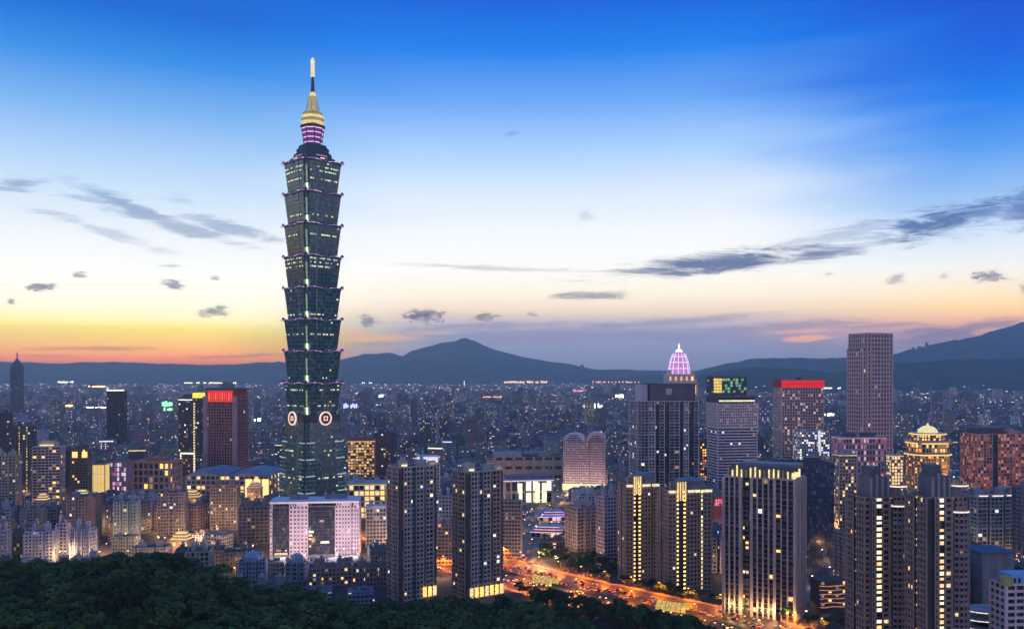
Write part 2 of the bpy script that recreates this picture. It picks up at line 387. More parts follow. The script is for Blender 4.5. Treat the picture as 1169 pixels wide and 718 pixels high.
# ------------------------------------------------------------------ the very tall pagoda shaped skyscraper
TG = glass((.014,.072,.080), .09, 1.6); TGL = glass((.05,.20,.19), .2, 1.6)
TF = wall((.075,.155,.165), .4, grime=.15, spec=.5); TD = wall((.05,.07,.09), .5, grime=.1)
PUR = glow((.55,.22,.80), .75, .6); PNK = glow((1,.60,.90), 1.1, .6); GOLDL = glow((1,.80,.35), .85, .5); CRN = glow((.85,1,.55), 2.2, .6)
TLIT = [glow((.75,1,.6), .9), glow((1,.85,.45), 1.1), glow((.6,.85,.8), .45), glow((.9,1,.6), .55)]
TS, TY = 23.7, 950.0
tow = thing('pagoda_skyscraper', 'very tall dark green glass skyscraper of eight flared tiers with a golden lit spire', 'skyscraper', (PX(357, TY), TY, 0), R(45))
HERO.append(dict(px0=318, px1=402, pyt=66, yb=566, Y=TY, cx=PX(357, TY), r=42, w=55, d=55, rz=R(45), ref='the pagoda-shaped skyscraper'))
def notch(h, c=2.6, bul=.9):
    """square with double notched corners and a slightly bulging middle bay"""
    q = [(-h+2*c, -h), (-h*.45, -h), (-h*.40, -h-bul), (h*.40, -h-bul), (h*.45, -h), (h-2*c, -h), (h-2*c, -h+c*.9), (h-c, -h+c*.9), (h-c, -h+2*c*.9), (h, -h+2*c)]
    o = []
    for k in range(4):
        a = k*PI/2; o += [(x*math.cos(a)-y*math.sin(a), x*math.sin(a)+y*math.cos(a)) for x, y in q[:-1]]
    return o
def seg_quad(mb, A, B, za, zb, t0, t1, off, h, m, fa, fb):
    """a pane on the sloping face between two polygon corners"""
    def at(t, f):
        s = fa+(fb-fa)*f
        return ((A[0]+(B[0]-A[0])*t)*s, (A[1]+(B[1]-A[1])*t)*s, za+(zb-za)*f)
    ex, ey = B[0]-A[0], B[1]-A[1]; l = math.hypot(ex, ey); nx, ny = ey/l*off, -ex/l*off
    f0, f1 = h
    P = [at(t0, f0), at(t1, f0), at(t1, f1), at(t0, f1)]
    mb.quad(*[(p[0]+nx, p[1]+ny, p[2]) for p in P], m)
def tier(i, z0, z1, s0, s1, floors, name='tier', lit=.05, base=False):
    rnd = random.Random(50+i); P = notch(TS); pb = scale_poly(P, s0); pt = scale_poly(P, s1)
    b = MB(); b.loft(pb, z0, pt, z1, TG, True, True, TD)
    t = b.obj(name, tow)
    f = MB()
    for k in range(1, floors+1):                     # projecting floor ledges
        fz = k/floors; s = s0+(s1-s0)*fz; z = z0+(z1-z0)*fz
        if k < floors: f.loft(scale_poly(P, s+.006), z-.75, scale_poly(P, s+.010), z-.1, TF, True, True)
    for e in range(len(P)):                           # mullions
        A, B = P[e], P[(e+1) % len(P)]; l = math.hypot(B[0]-A[0], B[1]-A[1])
        if l < 3.5: continue
        nb = max(2, round(l/4.8))
        for k in range(nb+1): seg_quad(f, A, B, z0, z1, max(0, k/nb-.09/l*2), min(1, k/nb+.09/l*2), .22, (0, 1), TF, s0, s1)
    f.obj('floor_ledge', t)
    ledges = None
    rows = {0: (3, 5, 6), 1: (2,), 2: (5,), 3: (5, 6, 7), 4: (1,), 5: (4,), 6: (), 7: (2, 6), 20: (2, 5, 11, 17)}.get(i, ())
    g = MB()
    for e in range(len(P)):
        A, B = P[e], P[(e+1) % len(P)]; l = math.hypot(B[0]-A[0], B[1]-A[1])
        if l < 3.5: continue
        nb = max(2, round(l/2.4))
        for k in range(floors):
            for c in range(nb):
                pr = .5 if k in rows else lit*.22
                if rnd.random() < pr: seg_quad(g, A, B, z0, z1, (c+.08)/nb, (c+.92)/nb, .12, ((k+.18)/floors, (k+.52)/floors), rnd.choice(TLIT), s0, s1)
    o = g.obj('lit_window', t)
    if o: o['kind'] = 'stuff'
    if base: return t
    # crown of the tier: parapet, purple arcs of light, scroll ornament in the middle of each face
    p = MB(); p.loft(scale_poly(P, s1+.012), z1-1.4, scale_poly(P, s1+.035), z1+1.3, TD, True, True); p.obj('parapet', t)
    for k in range(4):
        a = k*PI/2; ca, sa = math.cos(a), math.sin(a); h = TS*s1+1.35
        T = lambda x, y, z: (x*ca-y*sa, x*sa+y*ca, z)
        for sgn in (-1, 1):
            r = MB(); n_ = 9
            for j in range(n_):
                x0, x1 = (3.6+(h-5.2)*j/n_)*sgn, (3.6+(h-5.2)*(j+1)/n_)*sgn
                y0 = math.sin(PI*j/n_)*1.3; y1 = math.sin(PI*(j+1)/n_)*1.3
                pr = [T(min(x0, x1), -h-.45, 0), T(max(x0, x1), -h-.45, 0), T(max(x0, x1), -h+.1, 0), T(min(x0, x1), -h+.1, 0)]
                lo = (y0, y1) if x0 < x1 else (y1, y0)
                zz = [lo[0], lo[1], lo[1], lo[0]]
                r.hexa([(q[0], q[1], z1-.5+zz[c]) for c, q in enumerate(pr)]+[(q[0], q[1], z1-.5+zz[c]+.42) for c, q in enumerate(pr)], PNK if rnd.random() < .25 else PUR)
            r.obj('rim_light', t)
        s = MB()
        for (ox, oz, rr) in ((0, .9, 1.9), (-2.1, -.3, 1.4), (2.1, -.3, 1.4), (0, -1.6, 1.1)):
            ring = [(ox+rr*math.cos(2*PI*j/10), oz+rr*math.sin(2*PI*j/10)) for j in range(10)]
            for j in range(10):
                q0, q1 = ring[j], ring[(j+1) % 10]
                s.quad(T(q0[0], -h-.2, z1+q0[1]), T(q1[0], -h-.2, z1+q1[1]), T(q1[0], -h-1.0, z1+q1[1]), T(q0[0], -h-1.0, z1+q0[1]), TF)
            s.v += [T(q[0], -h-1.0, z1+q[1]) for q in ring]; s.f.append(tuple(range(len(s.v)-10, len(s.v)))); s.mi.append(s.mat(TF))
        s.obj('scroll_ornament', t)
        # light standing in the notched corner
        if k in (0, 2): c_ = MB(); hh = TS*s0-2.6; c_.box(-.3, .3, -.3, .3, z0+1, z0+4, glow((.7,.9,.6), .35))
        else:
            c_ = MB(); hh = TS*s0-2.6
            c_.box(-1.3, 1.3, -.5, .5, z0+1, z0+8.5, CRN); c_.box(-1.0, 1.0, -.4, .4, z0+10, z1-7, glow((.6,.8,.5), .30))
        for q in range(len(c_.v)):
            v = c_.v[q]; s_ = 1+(v[2]-z0)/(z1-z0)*(s1/s0-1); c_.v[q] = T(v[0]+hh*s_+.6, v[1]-hh*s_-.6, v[2])
        c_.obj('corner_light', t)
        d = MB(); hh = TS*s1-.5
        for q in ((-1.3, 0), (1.3, 0)): pass
        d.box(hh-2.2, hh+.6, -hh-.6, -hh+2.2, z1+.9, z1+2.4, TD); d.box(hh-1.4, hh+.2, -hh-.2, -hh+1.4, z1+2.4, z1+3.6, TF)
        d.v = [T(*v) for v in d.v]; d.obj('corner_finial', t)
    return t
ztop = PZ(188.5, TY); mod = 35.55*TY/FP
for i in range(8):
    z1 = ztop-mod*i; tier(i, z1-mod, z1, .855, 1.0, 8, lit=(.10 if i in (0, 3) else .05))
zb = ztop-mod*8                                        # top of the base shaft
tier(20, 0, zb-1.5, 1.235, .93, 25, name='base_shaft', lit=.10, base=True)
b = MB(); P = notch(TS)
b.loft(scale_poly(P, .96), zb-7.5, scale_poly(P, .98), zb, TD, True, True); b.obj('belt_storey', tow)
for fc, sd_ in [(f_, s_) for f_ in range(4) for s_ in (-1, 1)]:     # bright louvre bands seen along both flanks of the base
    b = MB()
    for k in range(3, 21):
        z = zb-12-k*4.35; s = .93+(1.235-.93)*(1-z/(zb-1.5))
        a = fc*PI/2; ca, sa = math.cos(a), math.sin(a); h = TS*s+.5
        for (x0, x1) in ((-h*.93, -h*.52) if sd_ < 0 else (h*.52, h*.93),):
            pts = [(x0, -h), (x1, -h), (x1, -h+.5), (x0, -h+.5)]
            pts = [(x*ca-y*sa, x*sa+y*ca) for x, y in pts]
            b.hexa([(q[0], q[1], z) for q in pts]+[(q[0], q[1], z+1.15) for q in pts], TGL if k % 4 else TLIT[2])
    b.obj('louvre_band', tow)
# round coin emblems on each face of the belt
EMW = glow((1,.80,.66), .95, .2); EMR = glow((1,.35,.18), .7, .2)
for k in range(4):
    a = k*PI/2; zc = PZ(476.5, TY); h = TS*.97+1.2; r = MB(); q = MB(); sgn = 40
    T = lambda x, y, z: (x*math.cos(a)-y*math.sin(a), x*math.sin(a)+y*math.cos(a), z)
    for (ro, ri, m, dy, tgt) in ((7.4, 6.3, EMW, 1.6, r), (6.2, 5.8, EMR, 1.3, r)):
        for j in range(sgn):
            t0, t1 = 2*PI*j/sgn, 2*PI*(j+1)/sgn
            A = [(ri*math.cos(t0), ri*math.sin(t0)), (ro*math.cos(t0), ro*math.sin(t0)), (ro*math.cos(t1), ro*math.sin(t1)), (ri*math.cos(t1), ri*math.sin(t1))]
            tgt.hexa([T(x, -h-dy, zc+z) for x, z in A]+[T(x, -h, zc+z) for x, z in A], m)
    disc = [(5.7*math.cos(2*PI*j/24), 5.7*math.sin(2*PI*j/24)) for j in range(24)]
    r.v += [T(x, -h-.9, zc+z) for x, z in disc]; r.f.append(tuple(range(len(r.v)-24, len(r.v)))); r.mi.append(r.mat(wall((.10,.06,.09))))
    co = r.obj('coin_emblem', tow)
    for (x0, x1, z0_, z1_) in ((-2.4, 2.4, 1.5, 2.4), (-2.4, 2.4, -2.4, -1.5), (-2.4, -1.5, -1.5, 1.5), (1.5, 2.4, -1.5, 1.5)):
        q.hexa([T(x0, -h-1.5, zc+z0_), T(x1, -h-1.5, zc+z0_), T(x1, -h-.85, zc+z0_), T(x0, -h-.85, zc+z0_), T(x0, -h-1.5, zc+z1_), T(x1, -h-1.5, zc+z1_), T(x1, -h-.85, zc+z1_), T(x0, -h-.85, zc+z1_)], EMW)
    q.obj('square_frame', co)
# crown above the tiers
def zz(py): return PZ(py, TY)
b = MB(); b.loft(scale_poly(P, .86), zz(189), scale_poly(P, .80), zz(183), TD, True, True); b.loft(scale_poly(P, .70), zz(183.1), scale_poly(P, .66), zz(177), TD, True, True)
b.loft(scale_poly(P, .60), zz(177.1), scale_poly(P, .48), zz(167), TD, True, True); nk = b.obj('stepped_neck', tow)
b = MB()
for k in range(4):
    a = k*PI/2
    for (r_, py0, hw, m) in ((.872, 187.5, 11, glow((1,.72,.45), .8)), (.71, 181.5, 7, DIM), (.872, 185.5, 4, PNK)):
        x, h = hw, TS*r_+.5
        pts = [(-x, -h-.4), (x, -h-.4), (x, -h), (-x, -h)]; pts = [(p*math.cos(a)-q*math.sin(a), p*math.sin(a)+q*math.cos(a)) for p, q in pts]
        b.hexa([(q[0], q[1], zz(py0)) for q in pts]+[(q[0], q[1], zz(py0)+1.1) for q in pts], m)
b.obj('terrace_light', nk)
for k in range(4):
    a = k*PI/2+PI/4; b = MB(); x, y = 15.6*math.cos(a), 15.6*math.sin(a)
    b.lathe([(2.4, zz(178)), (2.8, zz(176)), (1.8, zz(175.5)), (2.2, zz(172.5)), (2.7, zz(172)), (.9, zz(170.3))], 8, TD, x, y); b.obj('roof_lantern', tow)
oct_ = PI/8
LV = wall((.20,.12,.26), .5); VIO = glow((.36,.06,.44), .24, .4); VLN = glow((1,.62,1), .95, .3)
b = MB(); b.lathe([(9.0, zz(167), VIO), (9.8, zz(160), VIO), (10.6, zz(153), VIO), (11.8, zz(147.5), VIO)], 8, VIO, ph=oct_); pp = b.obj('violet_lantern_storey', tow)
b = MB()
for py, r_ in ((164.5, 9.6), (159, 10.3), (153.5, 11), (148.6, 12.1)): b.lathe([(r_, zz(py)), (r_+.25, zz(py)+.9)], 8, VLN, ph=oct_)
for j in range(8):
    a = oct_+2*PI*j/8; b.bar((9.2*math.cos(a), 9.2*math.sin(a), zz(167)), (12*math.cos(a), 12*math.sin(a), zz(147.5)), .55, TD)
b.obj('light_band', pp)
b = MB(); b.lathe([(11.5, zz(147.5)), (13.4, zz(146)), (13.4, zz(144.8)), (10.0, zz(143.9))], 16, TD); b.obj('dark_ring', tow)
GS = wall((.50,.46,.30), .45)
for j, py in enumerate((141.5, 138, 134.5, 131)):
    b = MB(); r_ = (12.4, 11.9, 11.4, 10.2)[j]; b.lathe([(r_-2.2, zz(py)-.2), (r_, zz(py)), (r_+.3, zz(py)+.2), (r_+.3, zz(py)+.95), (r_-1.9, zz(py)+1.0)], 16, GOLDL if j % 2 == 0 else GS); b.obj('gallery_ring', tow)
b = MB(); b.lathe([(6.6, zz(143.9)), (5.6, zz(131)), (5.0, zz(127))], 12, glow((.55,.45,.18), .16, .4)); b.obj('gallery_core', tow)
for j in range(12):
    b = MB(); a = 2*PI*j/12; b.bar((12.2*math.cos(a), 12.2*math.sin(a), zz(143)), (9.6*math.cos(a), 9.6*math.sin(a), zz(129)), .3, GS); b.obj('gallery_post', tow)
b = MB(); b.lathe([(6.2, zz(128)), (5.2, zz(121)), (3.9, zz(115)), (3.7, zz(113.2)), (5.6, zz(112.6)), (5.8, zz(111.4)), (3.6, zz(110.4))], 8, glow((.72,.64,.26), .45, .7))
for j in range(8):
    a = 2*PI*j/8; b.bar((7.6*math.cos(a), 7.6*math.sin(a), zz(127)), (4.8*math.cos(a), 4.8*math.sin(a), zz(114)), .35, GS)
b.obj('golden_cone', tow)
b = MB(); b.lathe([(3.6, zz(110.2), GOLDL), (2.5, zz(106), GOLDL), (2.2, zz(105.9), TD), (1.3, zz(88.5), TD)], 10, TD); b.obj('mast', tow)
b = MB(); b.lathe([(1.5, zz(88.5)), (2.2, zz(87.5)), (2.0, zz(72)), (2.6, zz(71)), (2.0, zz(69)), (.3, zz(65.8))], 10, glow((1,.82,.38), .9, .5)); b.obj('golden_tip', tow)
# lobby block at the foot
fr = MB(); wn = []; pol = rect(64, 64); core = MB(); core.prism(pol, 0, 14, wall((.22,.2,.2))); pod = core.obj('podium', tow)
facade(fr, wn, pol, 0, 14, dict(frame=wall((.3,.28,.28)), bay=4, fh=4.6, pw=.8, sh=1.2, lit=.7, lm=(YEL, AMB, WHT, DIM))); fr.obj('podium_frame', pod)
q = MB()
for (c, u, w_, h_, mt, lit) in wn:
    a = w_/2; q.quad((c[0]-u[0]*a, c[1]-u[1]*a, c[2]-h_/2), (c[0]+u[0]*a, c[1]+u[1]*a, c[2]-h_/2), (c[0]+u[0]*a, c[1]+u[1]*a, c[2]+h_/2), (c[0]-u[0]*a, c[1]-u[1]*a, c[2]+h_/2), mt)
o = q.obj('podium_window', pod); o['kind'] = 'stuff'
# ------------------------------------------------------------------ building kit
CONC = wall((.30,.30,.32)); BEI = wall((.40,.34,.30)); PINKS = wall((.46,.36,.36)); DKG = wall((.12,.125,.14)); MID = wall((.21,.21,.23)); BRN = wall((.24,.17,.14))
WHI = wall((.62,.60,.62)); BLU = wall((.26,.31,.38)); RDB = wall((.30,.13,.11)); SLATE = wall((.10,.12,.15), .5); CREAM = wall((.55,.50,.42)); BLK = wall((.05,.055,.065), .5)
def block(root, poly, H, st, z0=0, core=None, name='wall', huts=2, roofm=None, seed=1, wins=None, parts=True):
    """core volume + relief frame; returns window list to be placed by the caller when wins is given"""
    cm = core or st.get('core', DKG)
    b = MB(); b.prism(poly, z0, H, cm, roofm or wall((.10,.10,.11), .95)); b.obj(name, root)
    fr = MB(); ws = wins if wins is not None else []
    facade(fr, ws, poly, z0, H, st); fr.obj('facade_frame', root)
    roofing(root, poly, H, st.get('roofwall', st['frame']), huts, seed)
    if wins is None: put_windows(root, ws)
def cornice(root, poly, z, m, out=1.0, h=1.0, lm=None, name='cornice', lh=.5):
    xs = [q[0] for q in poly]; ys = [q[1] for q in poly]; mw = max(max(xs), -min(xs)); mh = max(max(ys), -min(ys))
    sx, sy = (mw+out)/mw, (mh+out)/mh
    b = MB(); b.prism(scale_poly(poly, sx, sy), z, z+h, m, bottom=True); c = b.obj(name, root)
    if lm:
        b = MB(); b.prism(scale_poly(poly, (mw+out*.6)/mw, (mh+out*.6)/mh), z-lh, z-.01, lm, bottom=True); b.obj('light_strip', c)
def fins(root, x0, x1, y, z0, z1, n_, wd, m, dp=.8, name='light_fin'):
    for k in range(n_):
        x = x0+(x1-x0)*(k+.5)/n_; b = MB(); b.box(x-wd/2, x+wd/2, y-dp, y, z0, z1, m); b.obj(name, root)
def st_(frame, core=DKG, **k): d = dict(frame=frame, core=core); d.update(k); return d
def strip_tag(lm, lit=.95, **k): return dict(bay=99, lit=lit, lm=lm, pw=.7, sh=1.7, **k)

# ---- 1 white and pink stone office complex in front of the tall tower
root, W, D, H = hero('office_complex', 'pinkish white office complex with two dark glass walls in front of the tall skyscraper', 'office building', 308, 412, 571, 642, 800, 7, .42, 'the pinkish white office complex')
b = MB(); wx = [-.5, -.475, -.285, -.08, -.06, .225, .27, .5]
WP = wall((.66,.55,.60), .8, grime=.12)
b.box(-W/2, W/2, -D/2+2.2, D/2, 0, H-3, wall((.25,.22,.25))); b.obj('core', root)
wn = []; fr = MB()
def slab(x0, x1, y, rows, cols, z1, m): # stone wall with a grid of square openings
    facade(fr, wn, [(x0, y, ''), (x1, y, 'x')], 0, z1, dict(frame=m, bay=(x1-x0)/cols, fh=z1/rows, pw=(x1-x0)/cols*.55, sh=z1/rows*.5, dp=1.4, sd=1, lit=.06, wrap=0, big=1, tags={'x': dict(bay=1e9)}))
X_ = lambda f: f*W
FN = -D/2
def glasswall(name, x0, x1, z0, z1, cols, rows, litrow):
    g = MB(); g.box(x0, x1, FN+.9, FN+1.3, z0, z1, GB); o = g.obj(name, root); f = MB()
    for k in range(1, cols): f.box(x0+(x1-x0)*k/cols-.12, x0+(x1-x0)*k/cols+.12, FN+.7, FN+.897, z0, z1, DKG)
    for k in range(1, rows): f.box(x0, x1, FN+.74, FN+.896, z0+(z1-z0)*k/rows-.14, z0+(z1-z0)*k/rows+.14, DKG)
    f.obj('mullion', o)
    for (a, c, r_, m) in litrow:
        q = MB(); q.box(x0+(x1-x0)*a+.2, x0+(x1-x0)*c-.2, FN+.80, FN+.893, z0+(z1-z0)*r_/rows+.2, z0+(z1-z0)*(r_+.6)/rows, m); q.obj('lit_window', o)
GBK = GB; GB = glass((.008,.012,.026), .12)
glasswall('glass_wall', X_(-.47), X_(-.285), 3, H-4.5, 10, 13, [(.1,.9,0,YEL), (.2,.5,1,DIM), (.6,.7,7,DIM)])
glasswall('glass_wall', X_(-.07), X_(.225), 3, H-4.5, 14, 13, [(0,.12,4,YEL), (0,.15,5,AMB), (0,.2,6,WHT), (.45,.8,3,WHT), (.02,.1,2,YEL), (.4,.6,9,DIM)])
def stone(x0, x1, cols, y0=FN, y1=FN+2.6):
    f2 = MB(); ws = []
    p = [(x0, y0, ''), (x1, y0, 'ret'), (x1, y1, 'ret'), (x0, y1, 'ret')]
    c = MB(); c.prism(p, 0, H, WP); c.obj('stone_wall', root)
    facade(f2, ws, p, 0, H-3, dict(frame=WP, bay=(x1-x0)/cols, fh=3.6, pw=(x1-x0)/cols*.5, sh=1.9, dp=.5, sd=1, lit=.05, wrap=0, big=1)); f2.obj('facade_frame', root); wn.extend(ws)
stone(X_(-.5), X_(-.472), 1); stone(X_(-.285), X_(-.20), 2); stone(X_(-.20)+.01, X_(-.073), 3, FN-.6, FN+2)
stone(X_(.227), X_(.30), 2); stone(X_(.302), X_(.40), 3, FN-.5); stone(X_(.402), X_(.44), 1, FN+1.2)
stone(X_(.442), X_(.5), 2, FN-.3, D/2)
b = MB(); b.box(-W/2-.3, W/2+.3, FN-.9, D/2+.2, H-.2+.01, H+1.4, wall((.72,.62,.66), grime=.1)); b.obj('roof_band', root)
b = MB(); b.box(-W/2, W/2, FN-.93, FN-.905, H+.9, H+1.2, glow((1,.85,.88), .8, .2)); b.obj('light_strip', root)
b = MB()
for k in range(36): b.box(-W/2+W*(k+.2)/36, -W/2+W*(k+.62)/36, FN-.25, FN+.4, H-2.7, H-.3, GD)
o = b.obj('clerestory', root)
b = MB(); b.box(-W*.3, -W*.1, -2, 6, H+1.4, H+5, MID); b.obj('roof_hut', root); b = MB(); b.box(W*.1, W*.35, -1, 7, H+1.4, H+4.5, MID); b.obj('roof_hut', root)
put_windows(root, wn)
flood(root, FN-42, [W*q for q in (-.25, -.15, .27, .36, .47)], 16, (1,.76,.82), 27000, 2)

GB = GBK
# ---- 2 red crowned tower
root, W, D, H = hero('office_tower', 'dark gridded tower whose top storeys glow bright red', 'office tower', 235, 283, 452, 533, 1300, -13, .75, 'the red-topped dark tower')
P = [(-W/2,-D/2,''),(W/2,-D/2,''),(W/2,D/2,''),(-W/2,D/2,'')]
RW = wall((.50,.19,.19))
block(root, P, H, st_(RW, DKG, bay=4.4, fh=4.4, pw=.9, sh=1.0, dp=.6, lit=.02), seed=2, huts=0)
for s in (-1, 1):
    b = MB(); b.box(s*W/2-4 if s < 0 else s*W/2-3.5, s*W/2+3.5 if s < 0 else s*W/2+4, -D/2-1.4, -D/2-.61, 0, H, wall((.42,.28,.30))); b.obj('corner_pier', root)
fr = MB(); fr.box(-W/2+.5, W/2-.5, -D/2+.5, D/2-.5, H, H+9, wall((.35,.04,.04))); fr.box(-W/2-1.5, W/2+1.5, -D/2-1.6, D/2+1.5, H+9, H+12, DKG); cr = fr.obj('crown', root)
for yy, rows in ((-D/2-.9, 1),):
    q = MB(); q.box(-W/2+3, W/2-3, yy, yy+.3, H-8, H+8.6, glow((.7,.015,.015), .55, .3)); pl = q.obj('red_panel', root)
    for k in range(11):
        x = -W/2+4+(W-8)*(k+.5)/11; q = MB(); q.box(x-.95, x+.95, yy-.35, yy-.01, H-5.5, H+5.5, RED if k % 3 else glow((1,.10,.05), 1.4)); q.obj('red_window', pl)
    for z in (H-7.6, H+6.6):
        q = MB(); q.box(-W/2+3.2, W/2-3.2, yy-.4, yy-.02, z, z+.9, RED); q.obj('red_light_bar', pl)
b = MB(); b.box(-W*.18, W*.2, -5, 5, H+12, H+18, MID); b.box(-W*.12, W*.1, -3, 3, H+18, H+21, MID); b.obj('roof_hut', root)

# ---- 3 dark tower left of it with yellow corner lights
root, W, D, H = hero('office_tower', 'dark tower with a yellow-green lit corner strip left of the red-topped tower', 'office tower', 204, 238, 455, 528, 1370, -14, .7, 'the tower with the yellow corner strip')
block(root, rect(W, D), H, st_(DKG, BLK, bay=3.2, fh=3.6, pw=.7, sh=1.3, lit=.10, lm=(DIM, WHT, DIM)), seed=3)
for k in range(26):
    b = MB(); z = H-6-k*4.3
    if z < 20: break
    b.box(W*.24, W*.31, -D/2-.9, -D/2-.5, z-2.6, z, YEL); b.obj('corner_light', root)
b = MB(); b.box(-W*.5, W*.18, -D/2-.8, -D/2-.5, H-2.2, H-.8, WHT); b.obj('light_strip', root)
b = MB(); b.box(W*.2, W*.52, -D/2-1.2, D*.1, H+1.5, H+9.5, glow((.9,.85,.08), 1.1)); b.obj('lit_crown', root)
b = MB(); b.box(-W*.4, W*.18, -D*.3, D*.3, H, H+7, DKG); b.obj('roof_hut', root)

# ---- 4 dark slab with a white top edge
root, W, D, H = hero('office_tower', 'lone black office slab with a white lit top edge, far left', 'office tower', 122, 145, 447, 497, 1750, 8, .6, 'the black slab with the white top edge')
block(root, rect(W, D), H, st_(BLK, BLK, bay=3.6, fh=4, pw=.5, sh=1.2, dp=.35, lit=.03, lm=(DIM,)), seed=4)
b = MB(); b.box(-W/2-.5, W/2+.5, -D/2-.8, D/2+.5, H+1.2, H+4.4, wall((.5,.5,.48))); c = b.obj('top_band', root)
b = MB(); b.box(-W/2-.4, W/2+.4, -D/2-1.0, -D/2-.82, H+1.6, H+4, WHT); b.obj('light_strip', c)
# ---- 5 far spired tower
root, W, D, H = hero('office_tower', 'slender hazy tower with a stepped pyramid cap and spire on the far left', 'office tower', 12, 27, 418, 470, 3400, 0, .9, 'the far spired tower')
block(root, rect(W, D), H, st_(SLATE, BLK, bay=5, fh=8, pw=1.6, sh=3, dp=.8, lit=.04, lm=(DIM,)), huts=0)
b = MB()
for k in range(5): b.box(-W*(.46-.09*k), W*(.46-.09*k), -D*(.46-.09*k), D*(.46-.09*k), H+k*6, H+k*6+6.3, SLATE)
b.obj('stepped_cap', root); b = MB(); b.bar((0,0,H+30), (0,0,H+54), 2.2, SLATE, 6); b.obj('spire', root)

def simple(name, label, cat, px0, px1, pyt, pyb, Y, rot, ratio, st, ref=None, segs=None, side=None, corn=None, lim=100, huts=2, seed=None, grp=None):
    root, W, D, H = hero(name, label, cat, px0, px1, pyt, pyb, Y, rot, ratio, ref, grp)
    poly = artic(W, D, segs, side) if segs else rect(W, D)
    block(root, poly, H, st, seed=seed or int(px0), huts=huts)
    if corn: cornice(root, poly, H+1.2, *corn)
    return root, W, D, H
ST = lambda m: dict(strip=strip_tag(m))
# ---- left edge group
simple('apartment_tower', 'dark high-rise at the left edge behind the pale stepped block', 'apartment tower', -12, 14, 472, 540, 1180, 0, .6, st_(DKG, BLK, bay=3.2, lit=.10, lm=(DIM, YEL, DIM)), 'the dark edge tower')
simple('apartment_tower', 'dark high-rise with a column of small amber windows, second from left edge', 'apartment tower', 14, 41, 487, 565, 1120, 5, .7, st_(DKG, BLK, bay=3, lit=.08, lm=(DIM, YEL), tags=ST((YEL, DIM, AMB))), 'the high-rise with amber window column', segs=[(2,0,''),(.6,-.8,'strip'),(2,.4,''),(.6,-.8,'strip'),(1,0,'')])
simple('apartment_block', 'pale beige stepped block with square windows at the left edge', 'apartment block', -8, 24, 520, 577, 960, 8, .6, st_(BEI, MID, bay=3, pw=1.0, sh=1.3, lit=.12, lm=(DIM, YEL)), 'the pale stepped block', segs=[(2,0,''),(1.4,1.2,''),(1.5,-.5,'')])
root, W, D, H = simple('apartment_block', 'white gridded apartment block with warm lit balconies left of the amber-topped tower', 'apartment block', 37, 74, 510, 578, 1000, 10, .5, st_(wall((.58,.50,.46), grime=.15), BRN, bay=3.6, pw=.5, sh=1.1, lit=.22, lm=(DIM, DIM, AMB)), 'the white gridded block', segs=[(.8,0,''),(.15,.8,'blank'),(4,0,''),(.15,.8,'blank')])
b = MB(); b.box(-W*.3, W*.25, -D*.3, D*.2, H, H+7, wall((.6,.55,.35))); o = b.obj('roof_garden_wall', root)
b = MB(); b.box(-W*.28, W*.23, -D*.3-.4, -D*.3-.05, H+1.5, H+3, YEL); b.obj('light_strip', o)
root, W, D, H = simple('apartment_tower', 'brown tower with an amber lit top storey behind the glowing yellow box building', 'apartment tower', 82, 105, 513, 570, 1050, 6, .7, st_(BRN, BLK, bay=3, lit=.08, lm=(DIM, AMB)), 'the amber-topped tower')
for s in (-.3, .3):
    b = MB(); b.box(W*s-3, W*s+3, -D/2-1, -D/2-.5, H-9, H-2, AMB); b.obj('lit_crown_window', root)
b = MB(); b.box(-W*.35, W*.35, -D*.35, D*.35, H+1.1, H+4.5, DKG); b.obj('roof_hut', root)
simple('apartment_tower', 'thin black high-rise squeezed between white gridded block and amber-topped tower', 'apartment tower', 72, 83, 515, 570, 1090, 0, 1, st_(BLK, BLK, bay=3, lit=.04, lm=(DIM,)))
root, W, D, H = hero('hall', 'box-shaped building glowing plain yellow all over, beside the amber-topped tower', 'hall', 102, 125, 528, 558, 1090, 5, .8, 'the glowing yellow box')
b = MB(); b.box(-W/2, W/2, -D/2, D/2, 0, H, MID); b.obj('wall', root)
g = glow((1,.66,.22), .85, .25)
for fx in (0, 1, 2, 3):
    for fz in range(4):
        b = MB(); b.box(-W/2+.6+(W-1.2)*fx/4+.15, -W/2+.6+(W-1.2)*(fx+1)/4-.15, -D/2-.25, -D/2-.01, 6+(H-8)*fz/4+.12, 6+(H-8)*(fz+1)/4-.12, g); b.obj('lit_panel', root)
b = MB(); b.box(-W/2-.25, -W/2-.01, -D/2+1, D/2-1, 6, H-2, g); b.obj('lit_panel', root)
b = MB(); b.box(W/2+.01, W/2+.25, -D/2+1, D/2-1, 6, H-2, g); b.obj('lit_panel', root)
b = MB(); b.box(-3, 4, -3, 3, H, H+3.5, DKG); b.obj('roof_hut', root); b = MB(); b.bar((-6,0,H), (-6,0,H+10), .3, DKG); b.obj('antenna', root)
root, W, D, H = hero('mall', 'building with a chequered pink and purple light wall beside the glowing yellow box', 'mall', 126, 151, 526, 562, 1080, -6, .7, 'the chequered purple-lit mall')
b = MB(); b.box(-W/2, W/2, -D/2, D/2, 0, H, wall((.3,.22,.27))); b.obj('wall', root); rnd = random.Random(5)
for i in range(7):
    for j in range(9):
        if rnd.random() < .62:
            b = MB(); b.box(-W/2+W*(i+.1)/7, -W/2+W*(i+.9)/7, -D/2-.3, -D/2-.01, 4+(H-5)*(j+.1)/9, 4+(H-5)*(j+.85)/9, rnd.choice([glow((.95,.55,.75), .75), glow((.65,.2,.45), .5), glow((1,.85,.9), .8), wall((.5,.3,.38))])); b.obj('light_panel', root)
roofing(root, rect(W, D), H, MID, 1, 3)
